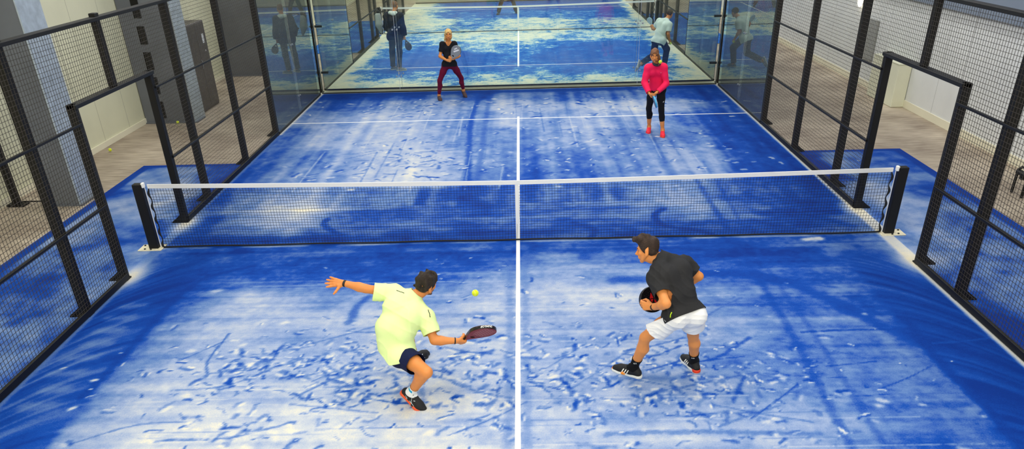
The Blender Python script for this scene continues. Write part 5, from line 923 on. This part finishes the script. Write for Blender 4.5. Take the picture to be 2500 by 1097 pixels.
# ---- generic builder for the four figures further off
def far_person(name_label, J, female, skin, top, bottom, shoes_m, hair_fn, sleeves, hem, legcut, sc=1.0, hands=('R', 'L'), poses=(GRIP, RELAX), hd=None, loose=.012, shoe_label=None, bare_neck=.01, high=0, h=.011):
    root = empty('person', tuple(np.round((V(*J['ankL'])+V(*J['ankR']))/2*V(1, 1, 0), 3)), name_label, 'person'); K = SK['f' if female else 'm']
    F, B_ = figure(J, K, sc, female)
    for S_, ps in zip('RL', poses): hand(F, J['wr'+S_], hd[S_][0], hd[S_][1], S_, ps, sc)
    P, Rm, cv = head(F, J['head'], J['face'], J['hup'], sc, female)
    assemble_body('body', F, J, P, cv, [skin, STUB, LIP, BROW], root, h, .0045, .006, face_mat=facemat(P, Rm, V(*J['head']), sc)); eyes(P, Rm, sc, root)
    hair_fn(root, P, Rm, sc); sp, bk, pel, hx = B_['spine'], B_['back'], B_['pel'], B_['hx']
    ext = []; tg = ['tor', 'pel', 'uaL', 'uaR']; cuts = [(pel-sp*hem, -sp, ['pel']), collar_cut(J, .088 if female and sleeves != 'long' else .066, bare_neck)]
    k = B_['k']
    if hem > .02: ext += [(pel+hx*.045*s_, pel-sp*(hem+.06)+hx*.05*s_, k['hip']+loose, k['hip']+loose*1.4, 'pel') for s_ in (-1, 1)]
    if sleeves == 'long':
        tg += ['faL', 'faR']; cuts += [(lerp(J['el'+q], J['wr'+q], .93), V(*J['wr'+q])-V(*J['el'+q]), ['fa'+q]) for q in 'LR']
        for q in 'LR': ext += [(J['sh'+q], J['el'+q], k['sh']+loose, k['el']+loose*1.3, 'ua'+q), (J['el'+q], J['wr'+q], k['el']+loose*1.2, k['wr']+loose*.8, 'fa'+q)]
    else:
        cuts += [(lerp(J['sh'+q], J['el'+q], sleeves), V(*J['el'+q])-V(*J['sh'+q]), ['ua'+q]) for q in 'LR']
        for q in 'LR': ext.append((J['sh'+q], lerp(J['sh'+q], J['el'+q], .9), k['sh']+loose, k['el']*1.15+loose, 'ua'+q))
    v, f = garment(F, tg, loose, cuts, h, [wave(25, 24, .003), wave(26, 9, .004*loose/.012)], ext); sh = to_obj('jacket' if sleeves == 'long' else 'shirt', [(v, f)], top, root, .004)
    cuts = [(pel+sp*.10, sp, None)]; ex = []
    for S_ in 'LR':
        kn, an = V(*J['knee'+S_]), V(*J['ank'+S_]); cuts.append((lerp(kn, an, legcut), an-kn, ['sh'+S_]))
        if bottom[1]: ex += [(J['hip'+S_], kn, k['th']+.010, k['kn']+.034, 'th'+S_), (kn, an, k['kn']+.030, .078, 'sh'+S_)]
    v2, f = garment(F, ['pel', 'thL', 'thR', 'shL', 'shR'], .005, cuts, h, [wave(28, 22, .004 if bottom[1] else .001)], ex); tr = to_obj('trousers' if bottom[1] else 'leggings', [(v2, f)], bottom[0], root, .003)
    so = None
    for S_ in 'LR': shoe(root, J['ank'+S_], J['toe'+S_], J['fup'+S_], shoes_m, shoe_label, sc*1.03, high, None, True)
    return root, F, B_, P, Rm, sh, tr, v, v2
def grip_at(J, S_, d, ax):
    d = nrm(d); t = nrm(V(*ax)-d*(V(*ax)@d)); palm = np.cross(t, d) if S_ == 'R' else np.cross(d, t); return V(*J['wr'+S_])+d*.078+palm*.029

# ---- woman with long blonde hair
J = dict(ankR=(-1.92,9.03,.09), ankL=(-1.34,9.25,.16), kneeR=(-1.865,8.90,.465), kneeL=(-1.365,9.12,.47), hipR=(-1.685,8.86,.835), hipL=(-1.53,8.86,.835), neck=(-1.60,8.93,1.315), shR=(-1.745,8.89,1.275), shL=(-1.455,8.89,1.275),
         elR=(-1.815,8.85,1.02), wrR=(-1.635,8.66,.955), elL=(-1.365,8.86,1.02), wrL=(-1.475,8.66,.99), head=(-1.585,8.84,1.50), face=(.05,-.97,-.2), hup=(.02,-.12,1), toeR=(.25,-.95,-.1), fupR=(0,-.1,1), toeL=(.35,-.70,-.55), fupL=(.1,-.55,.8), arch=.02)
ax = nrm(V(.55, -.15, .80)); hd = dict(R=((.80, -.55, .10), ax), L=((-.75, -.55, .1), (.2, -.1, 1)))
def hair_b(root, P, Rm, sc):
    ex = [((.064, .02, .06), (.076, .0, -.02), .016, .018), ((.076, .0, -.02), (.088, .0, -.10), .018, .017), ((.088, .0, -.10), (.104, -.01, -.19), .017, .009), ((.07, -.02, .0), (.080, -.03, -.15), .020, .014), ((.05, -.03, -.02), (.06, -.05, -.19), .024, .012),
          ((-.066, -.01, .05), (-.070, -.03, -.03), .014, .014), ((-.060, -.04, .0), (-.058, -.055, -.12), .022, .018), ((0, -.07, 0), (0, -.085, -.14), .040, .036), ((-.03, -.06, -.1), (-.035, -.06, -.19), .030, .014),
          ((.002, .070, .088), (.046, .064, .052), .012, .012), ((.046, .064, .052), (.067, .034, -.005), .012, .013), ((-.002, .070, .088), (-.046, .064, .052), .012, .012), ((-.046, .064, .052), (-.066, .030, .0), .012, .012)]
    hair_cap(root, P, Rm, sc, BLOND, (.080, .102, .086), (0, -.014, .042), .004, 80, plane=((0, .070, .072), (0, .80, -.6)), extra=ex, h=.005)
o = far_person('person with long blonde hair in a black top and burgundy leggings', J, True, SKIN2, cloth('black_top', (22, 24, 30)), (cloth('burgundy_leggings', (112, 14, 46)), 0), dict(upper=mat('taupe_shoe', (86, 62, 60), .7), sole=mat('brown_sole', (70, 54, 50), .6)), hair_b, .62, .05, .86, .96, poses=(GRIP, HOLD), hd=hd, loose=.006, bare_neck=-.05)
racket(grip_at(J, 'R', hd['R'][0], ax), ax, (-.25, -.95, .1), 'grey and silver padel racket held up by the person with long blonde hair', mat('silver_face', (150, 154, 160), .3, .4), mat('grey_edge', (44, 46, 50), .4), (mat('white_print', (230, 230, 234), .4), [[(-.05,-.06),(.03,.05),(.06,.04),(-.02,-.07)], [(-.06,0),(-.02,.06),(.0,.05),(-.04,-.02)]]), None, .25, .93, True)
for pts in ([(-1.90,8.98,.16), (-1.93,9.0,.155)],): pass

# ---- woman in the pink jacket
J = dict(ankR=(2.65,5.62,.09), ankL=(2.87,5.30,.09), kneeR=(2.605,5.52,.485), kneeL=(2.815,5.30,.49), hipR=(2.645,5.48,.865), hipL=(2.80,5.44,.865), neck=(2.66,5.30,1.36), shR=(2.505,5.33,1.285), shL=(2.80,5.30,1.29),
         elR=(2.455,5.30,1.02), wrR=(2.525,5.12,.86), elL=(2.87,5.26,1.00), wrL=(2.665,5.08,.88), head=(2.605,5.22,1.53), face=(-.15,-.96,-.22), hup=(-.05,-.15,1), toeR=(-.22,-.95,-.12), fupR=(0,-.1,1), toeL=(-.12,-.98,0), fupL=(0,0,1), arch=.03)
ax = nrm(V(.08, -.95, -.28)); hd = dict(R=((.55, -.25, -.80), ax), L=((-.75, -.35, -.55), (.1, -.9, -.2)))
def hair_p(root, P, Rm, sc):
    ex = [((-.060, -.0, .04), (-.078, -.005, -.03), .018, .024), ((-.078, -.005, -.03), (-.088, .01, -.10), .024, .020), ((-.088, .01, -.10), (-.084, .02, -.14), .020, .010), ((0, -.07, .02), (-.05, -.08, -.12), .038, .030), ((.066, -.01, .03), (.070, -.02, -.05), .013, .012),
          ((.002, .070, .086), (.046, .064, .048), .013, .012), ((.046, .064, .048), (.068, .034, -.02), .012, .012), ((-.002, .070, .086), (-.048, .064, .048), .013, .014), ((-.048, .064, .048), (-.074, .036, -.03), .016, .024), ((-.074, .036, -.03), (-.092, .03, -.12), .026, .026), ((-.092, .03, -.12), (-.080, .04, -.17), .026, .014)]
    hair_cap(root, P, Rm, sc, LBROWN, (.080, .102, .086), (0, -.014, .042), .006, 60, plane=((0, .070, .070), (0, .80, -.6)), extra=ex, h=.005)
pink = mat('hot_pink_jacket', (255, 12, 84), .8, bump=.2, bscale=200); legs = cloth('black_leggings', (20, 20, 24))
o = far_person('person in a hot pink jacket, black leggings and red shoes standing at mid court', J, True, SKIN2, pink, (legs, 0), dict(upper=mat('bright_red_shoe', (255, 34, 60), .6), sole=mat('orange_red_sole', (255, 70, 40), .5), lace=mat('pink_lace', (255, 60, 90), .6)), hair_p, 'long', -.03, .52, .99, poses=(GRIP, HOLD), hd=hd, loose=.014, bare_neck=.02, shoe_label=None)
root, F, B_, P, Rm, shj, trj, v, v2 = o
col = Field(.006); nk = V(*J['neck'])
for t in range(14):
    a = 2*math.pi*t/14; b = 2*math.pi*(t+1)/14; q = lambda x: nk+V(.062*math.cos(x), .060*math.sin(x)-.015, .018+.028*math.sin(x)); col.cone(q(a), q(b), .020, .020)
cv_, cf = col.mesh(.006); to_obj('collar', [(cv_, cf)], cloth('charcoal_collar', (60, 60, 68)), shj)
MB().tube(snap(v2, [(2.845,5.24,.66), (2.865,5.24,.652), (2.90,5.25,.668)], .004), [.003, .007, .003], 6).build('leg_logo', M['tape'], trj, True)
MB().tube(snap(v, [(2.74,5.17,1.20), (2.755,5.17,1.205)], .004), .005, 6).build('chest_logo', mat('pale_print', (250, 190, 205), .6), shj, True)
racket(grip_at(J, 'R', hd['R'][0], ax), ax, (.92, .1, .30), 'blue padel racket held head-down by the person in the pink jacket', mat('blue_face', (20, 66, 110), .35), mat('sky_blue_edge', (70, 176, 220), .35), None, None, .25, .85, True, mat('blue_grip', (40, 110, 160), .7))

# ---- person in navy beyond the glass
J = dict(ankL=(-3.62,13.08,.09), ankR=(-3.42,12.88,.09), kneeL=(-3.60,13.05,.50), kneeR=(-3.38,12.92,.50), hipL=(-3.56,13.04,.93), hipR=(-3.37,12.96,.93), neck=(-3.46,13.0,1.50), shL=(-3.63,13.04,1.44), shR=(-3.28,12.95,1.44),
         elL=(-3.70,13.12,1.16), wrL=(-3.62,13.28,1.0), elR=(-3.22,12.90,1.15), wrR=(-3.20,12.92,.93), head=(-3.40,13.05,1.70), face=(.35,.92,-.1), hup=(.03,.08,1), toeL=(.75,.60,0), fupL=(0,0,1), toeR=(.95,.10,0), fupR=(0,0,1), arch=.02)
ax = nrm(V(.25, -.05, -.95)); hd = dict(R=((.12, .1, -1), (.5, .8, -.2)), L=((.2, .6, -.8), (.5, .2, .7)))
navy = cloth('navy_tracksuit', (7, 16, 40), .25, 120)
o = far_person('person in a navy tracksuit standing with back turned behind the glass', J, False, SKIN, navy, (navy, 1), dict(upper=mat('grey_shoe', (120, 126, 130), .7), sole=mat('pale_sole', (196, 194, 176), .6)), lambda r, P, Rm, s_: hair_cap(r, P, Rm, s_, LBROWN, curl=.002, h=.006), 'long', .12, .97, 1.0, poses=(GRIP, RELAX), hd=hd, loose=.040)
nk = V(*J['neck']); hf = Field(.012); hf.cone(nk+V(-.08, -.075, .045), nk+V(.085, -.065, .03), .050, .042); hf.cone(nk+V(-.02, -.10, .01), nk+V(.05, -.09, .0), .042, .036); hf.folds = [wave(44, 40, .005)]
v, f = hf.mesh(.007); to_obj('hood', [(v, f)], cloth('white_hood', (226, 232, 226)), o[5])
racket(V(*J['wrR'])+V(.018, .02, -.08), (.35, -.10, -.93), (-.3, -.95, .1), 'dark padel racket hanging from the hand of the person in navy', mat('plum_face', (48, 44, 62), .5), mat('plum_edge', (38, 36, 50), .5), None, None, .25, .78, False)
bg = empty('racket_bag', (-3.90, 13.3, 1.2), 'pale grey racket bag slung at the left side of the person in navy', 'bag')
bf = Field(.015); bf.cone((-3.95, 13.27, 1.44), (-3.93, 13.25, 1.20), .085, .10); bf.cone((-3.93, 13.25, 1.20), (-3.89, 13.22, 1.00), .10, .035); v, f = bf.mesh(.01); to_obj('bag_body', [(v, f)], cloth('pale_grey_bag', (170, 176, 172)), bg)
bf = Field(.012); bf.cone((-4.0, 13.28, 1.48), (-3.93, 13.26, 1.54), .055, .05); v, f = bf.mesh(.01); to_obj('bag_top', [(v, f)], M['rubber'], bg)
MB().tube(curve([(-3.86, 13.24, 1.52), (-3.76, 13.16, 1.56), (-3.66, 13.08, 1.54), (-3.62, 12.98, 1.46), (-3.70, 13.02, 1.30), (-3.82, 13.16, 1.16)]), .014, 6).build('strap', M['rubber'], bg, True)

# ---- person in white shirt, running in the far court
J = dict(ankL=(3.36,11.92,.20), ankR=(4.05,12.22,.09), kneeL=(3.73,12.20,.36), kneeR=(4.10,12.28,.50), hipL=(3.76,12.16,.76), hipR=(3.92,12.06,.76), neck=(4.03,12.28,1.25), shL=(3.86,12.33,1.22), shR=(4.08,12.10,1.15),
         elL=(3.74,12.42,1.02), wrL=(3.70,12.45,1.0), elR=(4.06,12.02,.93), wrR=(4.12,12.10,.76), head=(4.13,12.38,1.38), face=(.55,.80,-.25), hup=(.30,.25,.9), toeL=(-.35,-.35,-.85), fupL=(.85,-.2,-.25), toeR=(.6,.8,0), fupR=(0,0,1), arch=.06)
hd = dict(R=((.35, .3, -.85), (.6, .7, .3)), L=((-.3, .3, .5), (-.6, -.2, .6)))
wt = cloth('white_tee', (226, 240, 234), .2)
o = far_person('person in a white shirt and navy trousers running with one leg kicked back', J, False, SKIN, wt, (cloth('navy_trousers', (8, 18, 42)), 1), dict(upper=mat('grey_runner', (110, 116, 122), .7), sole=mat('runner_sole', (190, 190, 184), .6)), lambda r, P, Rm, s_: hair_cap(r, P, Rm, s_, HAIRB, curl=.004, h=.006), .75, .10, .97, 1.0, poses=(HOLD, GRIP), hd=hd, loose=.018)
ball((4.155, 12.08, .68), 'yellow ball held in the hand of the person in the white shirt')
racket(grip_at(J, 'L', hd['L'][0], (-.55, -.2, .8)), (-.45, -.1, .85), (-.6, -.75, .2), 'white and pale blue padel racket held behind the person in the white shirt', mat('white_blue_face', (206, 226, 236), .4), mat('pale_blue_edge', (150, 190, 210), .4), None, None, .24, .62, False)

# ---- distant player whose legs show above the far net band
J = dict(ankL=(-.85,25.22,.09), ankR=(-.10,25.55,.09), kneeL=(-.72,25.15,.50), kneeR=(-.22,25.42,.50), hipL=(-.55,25.40,.86), hipR=(-.37,25.40,.86), neck=(-.46,25.25,1.36), shL=(-.28,25.25,1.30), shR=(-.64,25.25,1.30),
         elL=(-.22,25.15,1.05), wrL=(-.36,24.95,.98), elR=(-.70,25.15,1.05), wrR=(-.56,24.95,.98), head=(-.46,25.16,1.57), face=(0,-1,-.2), hup=(0,-.1,1), toeL=(-.3,-.95,0), fupL=(0,0,1), toeR=(.3,-.95,0), fupR=(0,0,1), arch=.02)
J['hipL'], J['hipR'], J['kneeL'], J['kneeR'], J['ankL'], J['ankR'] = J['hipR'], J['hipL'], J['kneeR'], J['kneeL'], J['ankR'], J['ankL']
J['toeL'], J['toeR'] = (.3, -.95, 0), (-.3, -.95, 0)
hd = dict(R=((.5, -.7, .1), (.3, -.2, .9)), L=((-.5, -.7, .1), (-.3, -.2, .9))); dkm = cloth('dark_trousers', (14, 16, 28))
far_person('person in dark trousers standing wide-legged beyond the far net', J, False, SKIN, cloth('dark_jersey', (40, 44, 60)), (dkm, 1), dict(upper=M['rubber'], sole=M['rubber']), lambda r, P, Rm, s_: hair_cap(r, P, Rm, s_, HAIRB, curl=.003, h=.008), .6, .08, .97, 1.0, poses=(GRIP, GRIP), hd=hd, h=.014)

ball((-.392, -3.30, .83), 'yellow padel ball in the air just left of the centre line in the near court')
ball((2.70, 5.13, 1.425), 'yellow ball in the air beside the neck of the person in the hot pink jacket')
ball((-8.12, 5.05, .033), 'yellow ball on the grey floor by the left wall, seen through the doorway')
ball((-7.61, 7.40-.2, .033), 'yellow ball on the grey floor at the foot of the left steel column')

# ------------------------------------------------------------ lamps, camera
def lamp_row(x, y, lab, pw, size=(1.2, 4.0)):
    r = empty('ceiling_light', (x, y, 6.7), lab, 'ceiling light')
    MB().box(x-size[0]/2-.05, x+size[0]/2+.05, y-size[1]/2-.05, y+size[1]/2+.05, 6.62, 6.72).build('housing', M['black'], r)
    ld = bpy.data.lights.new('light_panel', 'AREA'); ld.shape = 'RECTANGLE'; ld.size, ld.size_y = size; ld.energy = pw; ld.color = (1, .985, .95)
    o_ = bpy.data.objects.new('light_panel', ld); COL.objects.link(o_); o_.parent = r; o_.matrix_parent_inverse = Matrix.Translation(-r.location); o_.location = (x, y, 6.6)
for i, y in enumerate((-11.6, -3, 4.5, 11.5, 18, 24.5, 31)):
    for x, side in ((-6.2, 'left side of the hall'), (-2.0, 'left of the centre line'), (2.0, 'right of the centre line'), (6.2, 'right side of the hall')):
        lamp_row(x, y, 'long ceiling light panel over the %s, %s from the near end' % (side, ('first', 'second', 'third', 'fourth', 'fifth', 'sixth', 'seventh')[i]), (270 if abs(x) < 5 else 210)*(1.85 if i == 0 else .9))
cd = bpy.data.cameras.new('camera'); cam = bpy.data.objects.new('camera', cd); COL.objects.link(cam); SC.camera = cam
cd.sensor_fit = 'HORIZONTAL'; cd.sensor_width = 36; cd.lens = 1844.335/2500*36; cd.shift_y = (833.5-548.5)/2500
cd.clip_start = .05
p, yw, ro = -0.523506926, 0.0221905878, -0.0293126781
f0 = Matrix.Rotation(yw, 3, 'Z') @ Matrix.Rotation(p, 3, 'X'); x0 = f0 @ Vector((1, 0, 0)); fw = f0 @ Vector((0, 1, 0)); u0 = f0 @ Vector((0, 0, 1))
x_ = math.cos(ro)*x0+math.sin(ro)*u0; u_ = -math.sin(ro)*x0+math.cos(ro)*u0
cam.matrix_world = Matrix(((x_.x, u_.x, -fw.x, CAM[0]), (x_.y, u_.y, -fw.y, CAM[1]), (x_.z, u_.z, -fw.z, CAM[2]), (0, 0, 0, 1)))
w = bpy.data.worlds.new('hall_air'); SC.world = w; w.use_nodes = True; w.node_tree.nodes['Background'].inputs[0].default_value = (.5, .5, .5, 1); w.node_tree.nodes['Background'].inputs[1].default_value = .3
SC.view_settings.view_transform = 'Standard'; SC.view_settings.look = 'None'; SC.view_settings.gamma = 1; SC.view_settings.use_curve_mapping = False; SC.view_settings.exposure = -0.7
SC.cycles.max_bounces = 8; SC.cycles.transparent_max_bounces = 32; SC.cycles.caustics_reflective = False; SC.cycles.caustics_refractive = False; SC.cycles.use_denoising = True
